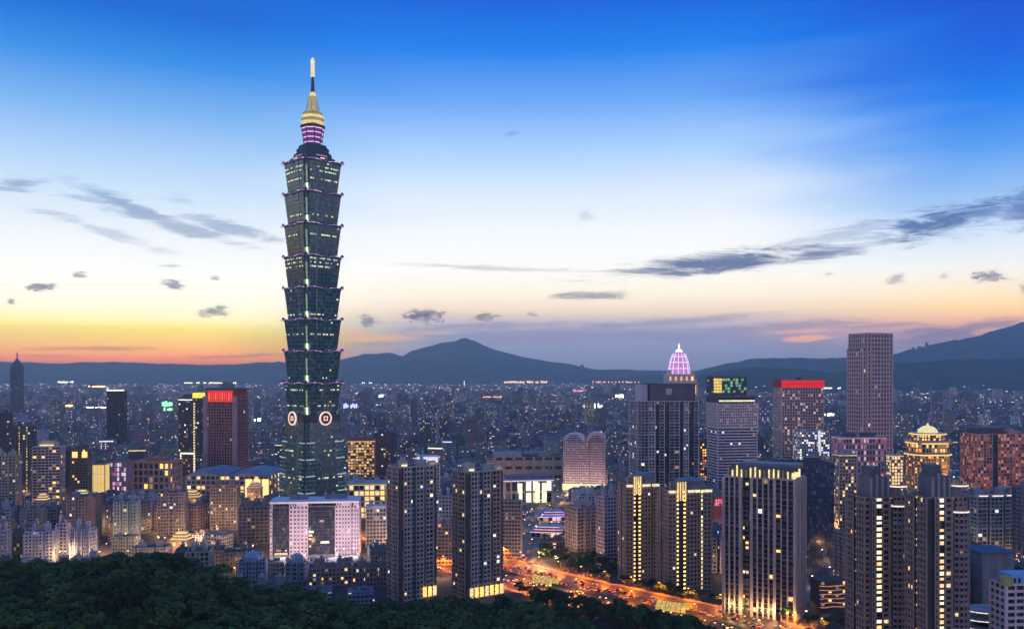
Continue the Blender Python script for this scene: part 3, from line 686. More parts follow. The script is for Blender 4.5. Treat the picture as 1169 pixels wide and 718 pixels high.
root, W, D, H = hero('hall', 'long low hall with a flat brick-red roof and brown arcades, left of the white-framed building', 'hall', 152, 207, 524, 566, 1120, -4, .7, 'the red-roofed hall')
block(root, rect(W, D), H-4, st_(wall((.42,.30,.27)), DKG, bay=7, fh=9, pw=2.2, sh=2.5, dp=1, lit=.25, lm=(DIM, AMB)), huts=0)
b = MB(); b.prism(rect(W+3, D+3), H-4, H-1, wall((.55,.22,.16)), bottom=True); b.box(-W*.3, W*.3, -D*.2, D*.2, H-1, H+3, wall((.42,.18,.14))); b.obj('roof', root)
root, W, D, H = hero('hall', 'dark building outlined by a white bulb-lit frame, left of the big slate roof', 'hall', 206, 228, 517, 545, 1250, -8, .6, 'the bulb-lit frame building')
block(root, rect(W, D), H, st_(BRN, BLK, bay=4, fh=4, lit=.15, lm=(DIM,)), huts=1)
bb = glow((1,.92,.62), 1.5)
for k in range(8):
    for x in (-W/2+.8, W/2-.8):
        b = MB(); z = H-2-k*3.8; b.box(x-1, x+1, -D/2-1.2, -D/2-.5, z-2.6, z, bb); b.obj('light_box', root)
b = MB(); b.box(-W/2, W/2, -D/2-1.3, -D/2-.5, H-.8, H+1.2, bb); b.obj('light_strip', root)
# ---- large hall with a folded slate roof left of the tall tower
root, W, D, H = hero('convention_hall', 'huge low hall with folded blue-grey metal roof left of the tall skyscraper', 'hall', 213, 322, 538, 565, 1080, -3, .5, 'the folded slate-roofed hall')
block(root, rect(W, D), H-3, st_(wall((.40,.34,.33)), MID, bay=6, fh=6, pw=1.4, sh=2, dp=.9, lit=.35, lm=(YEL, AMB, DIM, WHT)), huts=0)
b = MB(); rf = wall((.15,.20,.27), .5)
nf = 2
for k in range(nf):
    x0, x1 = -W/2-2+(W+4)*k/nf, -W/2-2+(W+4)*(k+1)/nf; xm = (x0+x1)/2; e = .0
    for (a, c, za, zc) in ((x0, xm, H-3, H+1.5), (xm, x1, H+1.5, H-2)):
        b.quad((a,-D/2-2,za), (c,-D/2-2,zc), (c,D/2+2,zc+4), (a,D/2+2,za+4), rf)
    b.tri((x0,-D/2-2,H-3), (x1,-D/2-2,H-3), (xm,-D/2-2,H+1.5), wall((.35,.30,.30)))
b.obj('roof', root)
for k in range(3):
    b = MB(); x = W*(.22+.1*k); b.box(x, x+W*.08, -D/2-1.3, -D/2-.95, 6+k*2, H-6, glow((1,.8,.3), 1.2)); b.obj('lit_wall', root)
# ---- amber stacked hotel right of the tall tower, yellow podium
root, W, D, H = simple('hotel', 'amber glowing stacked-floor building just right of the tall skyscraper', 'hotel', 397, 428, 504, 545, 1150, 8, .6, st_(wall((.42,.27,.15)), BRN, bay=3.4, fh=3.6, pw=.9, sh=1.2, lit=.70, lm=(glow((1,.50,.14), .9), glow((1,.42,.10), .6), DIM, glow((1,.6,.2), 1.1))), 'the amber stacked building', corn=(BRN, 1.2, 1.2, AMB))
b = MB(); b.box(-W*.4, W*.3, -D*.3, D*.3, H+2, H+7, RDB); b.obj('penthouse', root)
root, W, D, H = simple('mall', 'low yellow-lit podium building in front of the amber stacked building', 'mall', 398, 441, 552, 575, 1010, 6, .8, st_(CREAM, BRN, bay=6, fh=6, pw=1.2, sh=1.6, lit=.75, lm=(YEL, YEL, AMB)), 'the low yellow podium', corn=(CREAM, 1.5, 1, YEL))
simple('office_block', 'white office block with square window grid right of the pinkish office complex', 'office building', 418, 441, 580, 626, 840, 8, .7, st_(WHI, MID, bay=3, fh=3.6, pw=.9, sh=1.3, lit=.10, lm=(DIM, COOL)), 'the small white office block', corn=(WHI, .5, 2.2))
# ---- twin grey residential towers, centre left
for i, (a, c, t, lb) in enumerate(((442, 498, 532, 'left one of the two blue-grey residential towers beside the dark wooded slope'), (516, 574, 537, 'right one of the two blue-grey residential towers, next to the orange road'))):
    st = st_(wall((.47,.42,.40)), SLATE, bay=3.3, fh=3.3, pw=.8, sh=1.15, dp=.5, lit=.045, lm=(YEL, WHT, YEL, COOL), be=4, belt=1.4, tags=dict(strip=dict(bay=99, lit=.55, lm=(YEL, AMB), pw=.5, big=1, sh=1.5, frame=DKG), glass=dict(bay=2.2, pw=.3, sh=.6, glass=GT, frame=wall((.3,.36,.4)), lit=.03), brn=dict(frame=wall((.44,.32,.26)), lit=.10, balc=2)), balc=3)
    root, W, D, H = simple('apartment_tower', lb, 'apartment tower', a, c, t, 684, 650+i*6, 34, .72, st, ('the left blue-grey twin tower', 'the right blue-grey twin tower')[i], grp='twin blue-grey residential towers',
        segs=[(.5,-1.5,'strip'),(1.2,.6,''),(.9,-.6,'glass'),(1.3,.9,''),(.35,-1.4,'strip'),(1.4,.8,'brn' if i else ''),(.6,-1.2,'strip')], side=[(.4,-1.2,'strip'),(1.4,.4,'brn'),(.4,-1,'strip'),(1.2,.3,'brn'),(.4,-1.2,'strip')])
    for x in (-W*.4, W*.38):
        b = MB(); b.box(x-2.6, x+2.6, -D/2-.8, -D/2+3, H+1.2, H+4.2, wall((.5,.48,.36))); o = b.obj('roof_pavilion', root)
        q = MB(); q.box(x-2.2, x+2.2, -D/2-1.0, -D/2-.81, H+1.6, H+3, glow((1,.92,.55), 1.1) if x < 0 else DIM); q.obj('light_strip', o)
    b = MB(); b.box(-W*.42, W*.42, -D/2-1.6, -D/2-.9, H+.9, H+1.4, wall((.55,.58,.62))); b.obj('roof_edge', root)
    for k in range(7):
        b = MB(); x = -W*.42+W*.84*k/6; b.box(x-1.3, x+1.3, -D/2-2.6, -D/2-1.7, 1.5, 8.5, AMB if (k % 3) else YEL)
        if (i == 0 and k > 3) or i == 1: b.obj('lobby_window', root)
# pale tower with a white crown behind the left twin
root, W, D, H = simple('office_tower', 'cream tower with a white-lit crown directly behind the left blue-grey twin tower', 'office tower', 474, 502, 529, 560, 950, 5, .8, st_(CREAM, BRN, bay=3.4, fh=3.5, lit=.3, lm=(DIM, YEL)), 'the white-crowned cream tower', huts=0)
b = MB(); b.box(-W*.45, W*.45, -D*.4, D*.4, H+1.1, H+9, wall((.6,.6,.68))); o = b.obj('crown', root)
b = MB(); b.box(-W*.43, W*.43, -D*.4-.3, -D*.4-.05, H+2, H+8, glow((.80,.78,1), .9, .4)); b.obj('lit_panel', o)
simple('apartment_block', 'narrow teal-blue glazed block between the two blue-grey twin towers', 'apartment block', 497, 517, 566, 600, 820, 0, .8, st_(BLU, SLATE, bay=3, glass=GT, lit=.06, lm=(COOL,)), 'the narrow teal block')
simple('apartment_block', 'reddish mid-rise low between the two blue-grey twin towers', 'apartment block', 496, 517, 597, 645, 760, 0, .8, st_(PINKS, BRN, bay=3, fh=3.3, sh=1.4, lit=.15, lm=(AMB, DIM, ORG)), 'the reddish mid-rise between the twins')
simple('office_block', 'pale grey slab of closely striped floors right of the right twin tower', 'office building', 573, 596, 572, 634, 790, -6, .6, st_(CONC, MID, bay=3, fh=3.4, pw=.6, sh=1.5, lit=.05, lm=(DIM,)), 'the striped grey slab')
# ---- beige halls centre
root, W, D, H = simple('department_store', 'big windowless beige hall with a stepped roof left of the pink humped building', 'hall', 562, 643, 520, 560, 1330, 4, .5, st_(wall((.44,.35,.30)), wall((.40,.32,.28)), bay=14, fh=12, pw=4, sh=9, dp=.4, lit=.0), 'the big beige hall')
b = MB(); b.box(-W*.5, -W*.1, -D*.5, D*.2, H+1.1, H+6, wall((.30,.34,.40))); b.box(-W*.05, W*.3, -D*.1, D*.4, H+1.1, H+5, wall((.28,.3,.34))); b.obj('roof_plant', root)
root, W, D, H = hero('department_store', 'low building with three white-lit entrance bays below the big beige hall', 'mall', 571, 631, 545, 580, 1120, 10, .5, 'the white-lit entrance building')
block(root, rect(W, D), H-3, st_(CREAM, MID, bay=9, fh=12, pw=2.5, sh=2.5, dp=1, lit=.45, lm=(YEL, WHT), sd=.5), huts=0)
b = MB(); b.box(-W/2-1.5, W/2+1.5, -D/2-2, D/2+1, H-3, H-.5, wall((.45,.40,.52))); b.box(-W*.42, W*.5, -D*.3, D*.4, H-.5, H+4, MID); b.obj('roof', root)
b = MB(); b.box(-W/2-1.3, W/2+1.3, -D/2-2.3, -D/2-2.01, H-2.6, H-1.4, glow((.8,.65,1), .9)); b.obj('light_strip', root)
for x in (-.18, .18, .32):
    b = MB(); b.box(W*x-3, W*x+3, -D/2-1.5, -D/2-1.02, 2, H-5, glow((1,.9,.6), 1.3)); b.obj('lit_entrance', root)
for i, (a_, c_, t_, Y_, lb) in enumerate(((612, 650, 586, 985, 'low mall with violet-lit stepped roof edges below the pink humped building'), (606, 648, 603, 890, 'low white-roofed shop arcade with pink lights in front of the violet-edged mall'), (572, 600, 584, 1000, 'low mall with magenta light panels below the white-lit entrance building'))):
    root, W, D, H = hero('mall', lb, 'mall', a_, c_, t_, t_+14, Y_, (6, -8, 10)[i], .8, None)
    block(root, rect(W, D), H-2, st_(wall((.5,.45,.5)), MID, bay=5, fh=5, pw=.8, sh=1.3, lit=.6, lm=(WHT, glow((.8,.6,1), .9), glow((1,.5,.7), .9), YEL, DIM)), huts=1)
    for k in range(3):
        q = MB(); s = 1-.2*k; q.prism(rect(W*s+1.5, D*s+1.5), H-2+k*2.2, H-.9+k*2.2, wall((.55,.52,.6)), bottom=True); o = q.obj('stepped_roof', root); q = MB(); q.box(-W*s/2-.7, W*s/2+.7, -D*s/2-1.1, -D*s/2-.78, H-1.8+k*2.2, H-1.2+k*2.2, (glow((.6,.4,1), 1.2), glow((1,.5,.6), 1.2), MAG)[i]); q.obj('light_strip', o)
# ---- pink building with two rounded humps
root, W, D, H = hero('hotel', 'pink lit building whose roofline has two rounded humps', 'hotel', 643, 692, 503, 558, 1230, -8, .5, 'the pink double-humped building')
PK = wall((.56,.42,.43), grime=.2)
P = artic(W*.98, D, [(1.9,0,''),(.25,-1.5,'strip'),(1.1,2.0,'')])
stp = st_(PK, wall((.40,.25,.26)), bay=2.6, fh=3.3, pw=.7, sh=1.8, dp=.4, lit=.10, lm=(glow((1,.60,.52), .42), DIM, glow((1,.75,.65), .5)), tags=dict(strip=dict(bay=99, lit=.1)))
wn = []; block(root, P, H, stp, huts=0, wins=wn)
HUMP = wall((.50,.46,.55), .45)
for (x0, x1, hh) in ((-W*.5, W*.02, 11), (W*.04, W*.5, 13)):
    b = MB(); n_ = 12; xm, rx = (x0+x1)/2, (x1-x0)/2
    for k in range(n_):
        a0, a1 = PI*k/n_, PI*(k+1)/n_
        xa, xb = xm+rx*math.cos(a0), xm+rx*math.cos(a1); za, zb_ = H+hh*math.sin(a0)**.8 if 0 < k else H, (H+hh*math.sin(a1)**.8 if k < n_-1 else H)
        b.quad((xa,-D/2,za), (xa,D/2,za), (xb,D/2,zb_), (xb,-D/2,zb_), HUMP); b.quad((xb,-D/2,H), (xa,-D/2,H), (xa,-D/2,za), (xb,-D/2,zb_), PK if x0 > 0 else HUMP); b.quad((xa,D/2,H), (xb,D/2,H), (xb,D/2,zb_), (xa,D/2,za), HUMP)
    o = b.obj('barrel_roof', root)
    for k in range(3):
        q = MB(); f = .75-.2*k; q.box(xm-rx*f, xm+rx*f, -D/2-.4, -D/2-.02, H+1.0+3*k, H+2.0+3*k, GB); q.obj('roof_window', o)
put_windows(root, wn)
flood(root, -D/2-26, [W*q for q in (-.35, 0, .35)], 8, (1,.66,.62), 24000, 2)
b = MB(); b.box(-W*.52, W*.5, -D/2-4, -D/2-1, 3, 12, glow((.75,.85,.35), .9)); b.obj('lit_podium', root)
# ---- pale residential pair
simple('apartment_block', 'pale residential block with balcony grid facing the dark car park', 'apartment block', 646, 684, 578, 650, 790, 28, .8, st_(wall((.50,.42,.38)), BLK, bay=3.2, fh=3.2, pw=.9, sh=1.4, dp=.7, lit=.04, lm=(DIM,), balc=2), 'the pale balconied block', segs=[(1.2,0,''),(1,1,''),(.5,-1,''),(1.2,.6,'')])
simple('apartment_block', 'lilac-grey residential block tucked between pale balconied block and amber-striped tower', 'apartment block', 681, 707, 567, 655, 760, 28, .8, st_(wall((.40,.36,.42)), DKG, bay=3.2, fh=3.2, pw=.9, sh=1.4, lit=.03, lm=(DIM, YEL)), 'the lilac-grey block')
# ---- two residential towers with amber stair strips
for i, (a, c, t, Y, lb, ref) in enumerate(((706, 752, 552, 700, 'dark tower with two amber light strips, left of its wider twin', 'the left amber-striped tower'), (750, 812, 558, 675, 'wider dark tower with two amber strips and one yellow strip', 'the right amber-striped tower'))):
    st = st_(wall((.42,.30,.24)), BLK, bay=3.0, fh=3.2, pw=1.0, sh=1.5, dp=.5, lit=.02, lm=(YEL, WHT), tags=dict(strip=dict(bay=99, lit=.97, lm=(glow((1,.58,.16), 2.2), glow((1,.66,.22), 2.0)), pw=.5, big=1, sh=1.7, frame=BLK), ystrip=dict(bay=99, lit=.97, lm=(YEL, glow((1,.95,.4), 1.6)), pw=.4, big=1, sh=1.0, frame=BLK)))
    sg = [(1.0,0,''),(.42,-.2,'strip'),(.34,.8,'blank'),(.42,-.2,'strip'),(1.4,.4,''),(.3,-1,'ret'),(.9,0,'')] if not i else [(.8,0,''),(.32,-.2,'strip'),(.42,.8,'blank'),(.32,-.2,'strip'),(1.5,.3,''),(.28,-.2,'ystrip'),(.9,.2,'')]
    root, W, D, H = simple('apartment_tower', lb, 'apartment tower', a, c, t, 662+i*14, Y, 14, .6, st, ref, segs=sg, side=[(1,.3,''),(.5,-1,''),(1,.3,'')], grp='amber-striped residential towers')
    xs = -W/2+W*sum(q[0] for q in sg[:1])/sum(q[0] for q in sg); xe = -W/2+W*sum(q[0] for q in sg[:4])/sum(q[0] for q in sg)
    b = MB(); b.box(xs, xe, -D/2-1.2, -D/2+2, H+1, H+7.5, wall((.30,.24,.16))); o = b.obj('lantern_crown', root)
    for k in range(4):
        x = xs+(xe-xs)*(k+.5)/4; q = MB(); q.box(x-.55, x+.55, -D/2-1.5, -D/2-1.21, H-7, H+7, glow((1,.68,.25), 1.0)); q.obj('light_fin', o)
    for (u0, u1) in ((-.5, -.5+(xs+W/2)/W-.02), ((xe+W/2)/W-.5+.03, .22), (.28, .5)):
        q = MB(); q.box(W*u0, W*u1, -D/2-1.5, -D/2-.9, H-1.2, H+.6, glow((1,.86,.6), 1.0, .7)); q.obj('light_strip', root)
    b = MB(); b.lathe([(W*.30, H+1.1), (W*.30, H+6), (W*.33, H+6.2), (W*.33, H+7.2), (W*.05, H+9.5)], 14, wall((.18,.19,.23), .5), W*.16, 0); b.obj('round_roof', root)
# ---- tall glass residential tower
GLW = wall((.42,.44,.50), .6)
st = st_(GLW, SLATE, bay=4.6, fh=3.4, pw=.35, sh=.5, dp=.55, lit=.035, lm=(DIM, COOL), glass=GB, be=4, belt=2.0, tags=dict(dark=dict(frame=BLK, bay=2.5, pw=.2, sh=.9, lit=.04), lt=dict(bay=3, pw=.7, sh=1.0)))
root, W, D, H = simple('apartment_tower', 'broad dark glass high-rise with pale vertical ribs and black flat crown', 'apartment tower', 718, 797, 458, 556, 1000, 6, .55, st, 'the broad dark glass high-rise', huts=0,
    segs=[(.28,-3,'lt'),(.5,-1,''),(.45,.6,'lt'),(.30,-1.5,'dark'),(.35,.6,''),(.35,-.8,'dark'),(.7,1,''),(.3,-1.4,'dark'),(.35,.6,'lt'),(.4,-.6,'dark'),(.3,.5,'')])
b = MB(); b.box(-W*.28, W*.47, -D*.42, D*.42, H, H+19, SLATE); cr = b.obj('crown', root)
b = MB(); b.box(-W*.30, W*.49, -D*.46, D*.46, H+19, H+20.4, DKG); b.obj('roof_edge', cr)
b = MB(); b.box(-W*.02, W*.08, -D*.42-.4, -D*.42-.02, H+8, H+15, wall((.35,.42,.5))); b.obj('sign_panel', cr)
b = MB(); b.box(-W*.42, -W*.30, -D*.3, D*.3, H, H+19, GLW); b.obj('side_turret', root)
b = MB(); b.box(-W*.47, -W*.43, -D*.5, D*.2, 0, H-3, GLW); 
# ---- domed tower lit violet
root, W, D, H = hero('office_tower', 'cream tower with a violet-lit tiered dome and finial rising behind the glass high-rise', 'office tower', 754, 797, 452, 456, 1500, 0, .9, 'the violet-domed tower')
CR2 = wall((.60,.46,.38), grime=.15)
block(root, rect(W, D), H, st_(CR2, BRN, bay=4, fh=4, pw=1.2, sh=1.6, dp=.6, lit=.35, lm=(AMB, DIM, YEL)), huts=0)
def zq(py): return PZ(py, 1500)
tiers = [(.50, 452, 437), (.42, 437, 427)]
for f, p0, p1 in tiers:
    b = MB(); b.box(-W*f, W*f, -D*f, D*f, zq(p0), zq(p1), CR2); b.box(-W*f-.8, W*f+.8, -D*f-.8, D*f+.8, zq(p1)-1.5, zq(p1)+.01, wall((.7,.6,.5))); o = b.obj('stepped_storey', root)
    for s in (-1, 1):
        q = MB(); q.box(s*W*f*.86-2.2, s*W*f*.86+2.2, -D*f-1.2, -D*f+3, zq(p1), zq(p1)+7, CR2); q.obj('corner_turret', o)
    for k in range(5):
        q = MB(); x = -W*f+2*W*f*(k+.5)/5; q.box(x-1.6, x+1.6, -D*f-.5, -D*f-.02, zq(p0)+4, zq(p1)-4, glow((1,.55,.45), .8) if k != 4 else AMB); q.obj('lit_window', o)
DV = glow((.72,.34,.80), .62, .5); DP = glow((1,.78,.95), 1.2, .3)
b = MB(); pr = [(W*.34, 427), (W*.32, 421), (W*.285, 414), (W*.235, 407.5), (W*.17, 403.5), (W*.10, 401.5)]
b.lathe([(r_, zq(p)) for r_, p in pr], 12, DV, ph=PI/12); dm = b.obj('dome', root)
b = MB()
for j in range(12):
    a = PI/12+2*PI*j/12
    for (r0, p0), (r1, p1) in zip(pr[:-2], pr[1:-1]): b.bar((r0*math.cos(a), r0*math.sin(a), zq(p0)), (r1*math.cos(a), r1*math.sin(a), zq(p1)), .75, DP, 4)
for r_, p in pr[1:4]: b.lathe([(r_+.3, zq(p)), (r_+.5, zq(p)+1.0)], 12, DP, ph=PI/12)
b.obj('dome_rib', dm)
b = MB(); b.lathe([(W*.11, zq(402)), (W*.12, zq(401)), (W*.06, zq(398.5)), (1.6, zq(398)), (1.0, zq(396)), (2.0, zq(395.5)), (.3, zq(391.5))], 10, glow((1,.95,1), 1.3, .2)); b.obj('finial', root)
# ---- white banded tower and the coloured top behind it
root, W, D, H = simple('office_tower', 'white banded tower with a pearl-lattice upper half and dark cap', 'office tower', 808, 864, 459, 546, 1080, 10, .62, st_(wall((.66,.62,.70), grime=.1), MID, bay=2.6, fh=3.5, pw=.01, sh=1.5, dp=.7, sd=1, lit=.05, lm=(DIM, COOL), pe=30, roofwall=DKG), 'the white banded tower', huts=0)
fr = MB(); lat = wall((.66,.56,.58), grime=.1); zc = PZ(487, 1080); wn = []
PP = rect(W+1.7, D+1.7); PP = [(q[0], q[1], '') for q in PP]
b = MB(); b.prism(PP, zc, H, MID); o = b.obj('upper_wall', root)
facade(fr, wn, PP, zc, H, dict(frame=lat, bay=2.9, fh=3.2, pw=1.1, sh=1.3, dp=.5, sd=.9, lit=.10, lm=(DIM,))); fr.obj('lattice_frame', o); put_windows(root, wn, 60)
b = MB(); b.prism(rect(W*.92, D*.92), H, H+6, BLK); b.obj('cap_storey', root)
b = MB(); b.prism(rect(W*1.03, D*1.03), H+6, H+7.5, DKG, bottom=True); b.obj('roof', root)
b = MB(); b.box(-W*.46, W*.46, -D*.46-.35, -D*.46-.05, H+1.2, H+3, glow((1,.95,.55), 1.0, .8)); b.obj('light_strip', root)
root, W, D, H = simple('office_tower', 'tower with yellow and green lit mirrored top right behind the white banded tower', 'office tower', 807, 852, 431, 448, 1300, 6, .6, st_(DKG, BLK, bay=3.5, lit=.1), 'the yellow and green lit tower top', huts=0)
cols = [glow((1,.62,.12), 1.1), glow((1,.8,.2), .8), glow((.2,.65,.25), .6), glow((.35,.8,.4), .5), wall((.1,.1,.12)), glow((.35,.5,.45), .4), wall((.08,.1,.12))]
rr = random.Random(8)
for k in range(12):
    for j in range(5):
        m = rr.choice(cols[:2]) if k < 3 else (rr.choice((cols[2], cols[4], cols[5], cols[6], cols[3])) if rr.random() < .75 else cols[4])
        b = MB(); b.box(-W/2+W*(k+.06)/12, -W/2+W*(k+.94)/12, -D/2-1.0, -D/2-.5, H-22+4.3*j, H-22+4.3*j+3.6, m); b.obj('light_panel', root)
b = MB(); b.box(-W*.5, W*.42, -D/2, D/2, H+1.2, H+3, wall((.12,.2,.14))); b.obj('roof_edge', root)
# ---- red crowned hotel
root, W, D, H = simple('hotel', 'pinkish gridded hotel with a glowing red roof band', 'hotel', 883, 940, 443, 513, 1500, 5, .5, st_(wall((.66,.50,.46)), BLK, bay=4.6, fh=5.0, pw=1.5, sh=1.6, dp=.8, lit=.22, lm=(glow((1,.55,.38), .5), DIM, glow((1,.72,.55), .8), DIM)), 'the red-banded hotel', huts=0)  # frame colour lightened in place of floodlight on the facade
b = MB(); b.box(-W/2-1, W/2+1, -D/2-1, D/2+1, H+1.2, H+14.5, wall((.4,.06,.05))); cr = b.obj('crown', root)
for k in range(5):
    q = MB(); q.box(-W/2-1.1, W/2+1.1, -D/2-1.35, -D/2-1.02, H+1.6+k*2.5, H+3.6+k*2.5, glow((.95,.02,.02), .9-.12*(k % 3), .3)); q.obj('red_light_bar', cr)
b = MB(); b.box(-4, 4, -4, 4, H+14.5, H+18, DKG); b.obj('roof_hut', root)
root, W, D, H = simple('office_block', 'white low office building with a bright white side fin below the red-banded hotel', 'office building', 906, 947, 493, 521, 1330, -4, .5, st_(wall((.6,.6,.66)), MID, bay=3.2, fh=3.6, pw=.7, sh=1.3, lit=.35, lm=(COOL, WHT, DIM)), 'the white office with bright fin')
b = MB(); b.box(W*.12, W*.22, -D/2-2.5, -D/2-.6, 0, H+5, wall((.75,.75,.8))); o = b.obj('side_fin', root); q = MB(); q.box(W*.13, W*.21, -D/2-2.8, -D/2-2.51, 6, H+3, glow((.95,.95,1), .75, .2)); q.obj('light_strip', o)
# ---- tallest right hand tower
TT = wall((.58,.42,.40), grime=.2)
root, W, D, H = simple('apartment_tower', 'tallest tower on the right, pinkish-brown with a tight window grid and flat top', 'apartment tower', 969, 1019, 383, 560, 1400, 18, .9, st_(TT, BLK, bay=5.6, fh=6.6, pw=2.1, sh=2.2, dp=.9, lit=.03, lm=(DIM, YEL, DIM), be=99), 'the tallest pinkish-brown tower', segs=[(.25,-.6,''),(1.3,.5,''),(.25,-.6,'')], side=[(.25,-.6,''),(1.3,.5,''),(.25,-.6,'')], huts=0, corn=(TT, .8, 2.0))
PW = [(-W*.62, -D*.42, ''), (-W*.505, -D*.42, 'blank'), (-W*.505, D*.42, ''), (-W*.62, D*.42, '')]
b = MB(); b.prism(PW, 0, H*.905, BLK); o = b.obj('lower_wing', root); fr = MB(); wn = []; facade(fr, wn, PW, 0, H*.905, st_(TT, BLK, bay=5.6, fh=6.6, pw=2.1, sh=2.2, dp=.6, lit=.04, lm=(DIM, YEL))); fr.obj('facade_frame', o); put_windows(root, wn, 0)
root, W, D, H = simple('mall', 'low mall with rows of pink-lit arches at the foot of the tallest pinkish tower', 'mall', 950, 1012, 500, 548, 1230, 6, .5, st_(wall((.66,.44,.46)), wall((.25,.12,.16)), bay=4.2, fh=8, pw=1.6, sh=3.0, dp=.9, lit=.45, lm=(glow((1,.35,.50), .6), glow((1,.65,.6), .8), DIM, glow((.9,.12,.3), .5))), 'the pink-lit mall', corn=(PINKS, 1.0, 1.5, glow((1,.45,.6), .9)))
b = MB(); b.lathe([(W*.16, H), (W*.16, H+6), (W*.14, H+8)], 12, DKG, -W*.25, 0); b.obj('roof_drum', root); b = MB(); b.lathe([(W*.16, H), (W*.16, H+6), (W*.14, H+8)], 12, DKG, W*.2, 0); b.obj('roof_drum', root)
# ---- golden domed building
root, W, D, H = hero('government_building', 'golden lit round-cornered building under a shallow glowing dome', 'domed building', 1030, 1089, 519, 560, 1000, 4, .85, 'the golden domed building')
GO = wall((.55,.38,.20), grime=.15); GST = dict(frame=GO, core=BRN, bay=3.2, fh=3.5, pw=.9, sh=1.3, dp=.6, lit=.40, lm=(AMB, ORG, AMB, DIM))
def cham(w_, d_, c): return [(-w_/2+c,-d_/2,''),(w_/2-c,-d_/2,''),(w_/2,-d_/2+c,''),(w_/2,d_/2-c,''),(w_/2-c,d_/2,''),(-w_/2+c,d_/2,''),(-w_/2,d_/2-c,''),(-w_/2,-d_/2+c,'')]
P0 = cham(W*.98, D*.98, 8); wn = []
def level(P, z0, z1, st, nm):
    b = MB(); b.prism(P, z0, z1, BRN); o = b.obj(nm, root); f = MB(); facade(f, wn, P, z0, z1, st); f.obj('facade_frame', o); return o
def zg(py): return PZ(py, 1000)
GL = glow((1,.66,.20), 1.25, .35)
level(P0, 0, zg(519), GST, 'wall'); level(cham(W*.94, D*.94, 8), zg(516), zg(506), dict(GST, lit=.85, fh=4.8, bay=3.4), 'upper_storey'); level(cham(W*.78, D*.78, 8), zg(503), zg(496), dict(GST, lit=.8, lm=(YEL, AMB)), 'drum_storey')
for P, py in ((cham(W*1.10, D*1.10, 9), 519), (cham(W*1.05, D*1.05, 9), 506), (cham(W*.90, D*.90, 9), 496)):
    b = MB(); b.prism(P, zg(py), zg(py)+2.6, wall((.6,.5,.36)), bottom=True); o = b.obj('cornice', root)
    q = MB(); q.prism(scale_poly(P, 1.006), zg(py)+.5, zg(py)+1.7, GL, bottom=True); q.obj('light_ring', o)
b = MB(); b.lathe([(W*.27, zg(494)), (W*.255, zg(491.8)), (W*.215, zg(489.2)), (W*.15, zg(487)), (W*.08, zg(486)), (1.6, zg(485.8)), (1.2, zg(484.2)), (.3, zg(482.5))], 18, glow((1,.86,.45), .85, .35)); b.obj('dome', root)
for sx in (-1, 1):
    for sy in (-1, 1):
        b = MB(); b.lathe([(2.2, zg(506)), (2.2, zg(502)), (1.6, zg(501)), (.3, zg(499.6))], 10, GO, sx*W*.42, sy*D*.42); b.obj('corner_turret', root)
put_windows(root, wn)
for x in (-W*.3, 0, W*.3): lamp(root, (x, -D*.5-16, zg(545)), (1,.55,.18), 9000, 2)
root, W, D, H = simple('office_block', 'small yellow-lit block attached left of the golden domed building', 'office building', 1012, 1031, 521, 556, 1010, 4, .8, st_(CREAM, BRN, bay=3.2, fh=3.6, pw=1, sh=1.2, lit=.75, lm=(YEL, YEL, AMB)), 'the small yellow-lit block', corn=(CREAM, .8, 1, YEL))
# ---- reddish gridded slab right
root, W, D, H = simple('office_block', 'wide red-brown gridded slab right of the golden domed building', 'office building', 1097, 1182, 495, 562, 1080, 8, .4, st_(wall((.62,.34,.30)), wall((.2,.07,.06)), bay=4.0, fh=4.0, pw=.8, sh=.9, dp=.6, lit=.75, lm=(glow((.8,.16,.08), .16), glow((.9,.25,.12), .26), glow((.6,.12,.08), .10), glow((1,.35,.15), .5)), tags=dict(dark=dict(bay=3, frame=SLATE, glass=GB, lit=.0))), 'the red-brown gridded slab', segs=[(1.0,0,''),(.38,-1.2,'dark'),(2.6,0,'')])  # floodlight on this facade is put into its frame colour and window glow
b = MB(); b.box(-W*.46, W*.02, -D*.3, D*.3, H, H+8, DKG); b.box(-W*.48, W*.05, -D*.36, D*.36, H+8, H+9, MID); b.obj('roof_hut', root)
# ---- big ribbed residential block, right of centre
st = st_(wall((.56,.45,.40)), BLK, bay=3.9, fh=3.3, pw=1.0, sh=.55, dp=1.1, sd=.35, span=wall((.20,.17,.17)), lit=.03, lm=(YEL, WHT, DIM), be=6, belt=2.6, tags=dict(strip=dict(bay=3, lit=.14, lm=(YEL, AMB, WHT), frame=BLK, pw=.4, sh=1.6)))
root, W, D, H = simple('apartment_tower', 'large residential tower of pale vertical ribs with yellow fire-like crown lights', 'apartment tower', 827, 918, 544, 704, 605, -30, .62, st, 'the large ribbed tower', huts=0,
    segs=[(1.1,.5,''),(.8,-3,'strip'),(1.5,.8,''),(.4,-1.5,'strip'),(.9,.3,'')], side=[(.8,.3,''),(.4,-2,'strip'),(1,.3,'')])
zt = H; CL = glow((1,.80,.34), 1.15, .6)
b = MB(); b.box(-W*.44, W*.44, -D*.40, D*.40, H, H+7.5, DKG); o = b.obj('penthouse', root)
b = MB(); b.box(-W*.34, W*.49, -D*.1, D*.49, H+7.5, H+9.5, wall((.16,.18,.21), .5)); b.obj('roof_slab', o)
for k in range(15):
    x = -W*.46+W*.92*k/14; b = MB(); b.box(x-.35, x+.35, -D*.40-1.3, -D*.40-.02, H+.3, H+random.Random(k).uniform(4.5, 8.5), CL if k % 4 else wall((.45,.4,.35))); b.obj('light_fin', root)
for k in range(7):
    y = -D*.36+D*.72*k/6; b = MB(); b.box(W*.44+.02, W*.44+1.1, y-.5, y+.5, H+.3, H+random.Random(k+40).uniform(2.5, 6), CL); b.obj('light_fin', root)
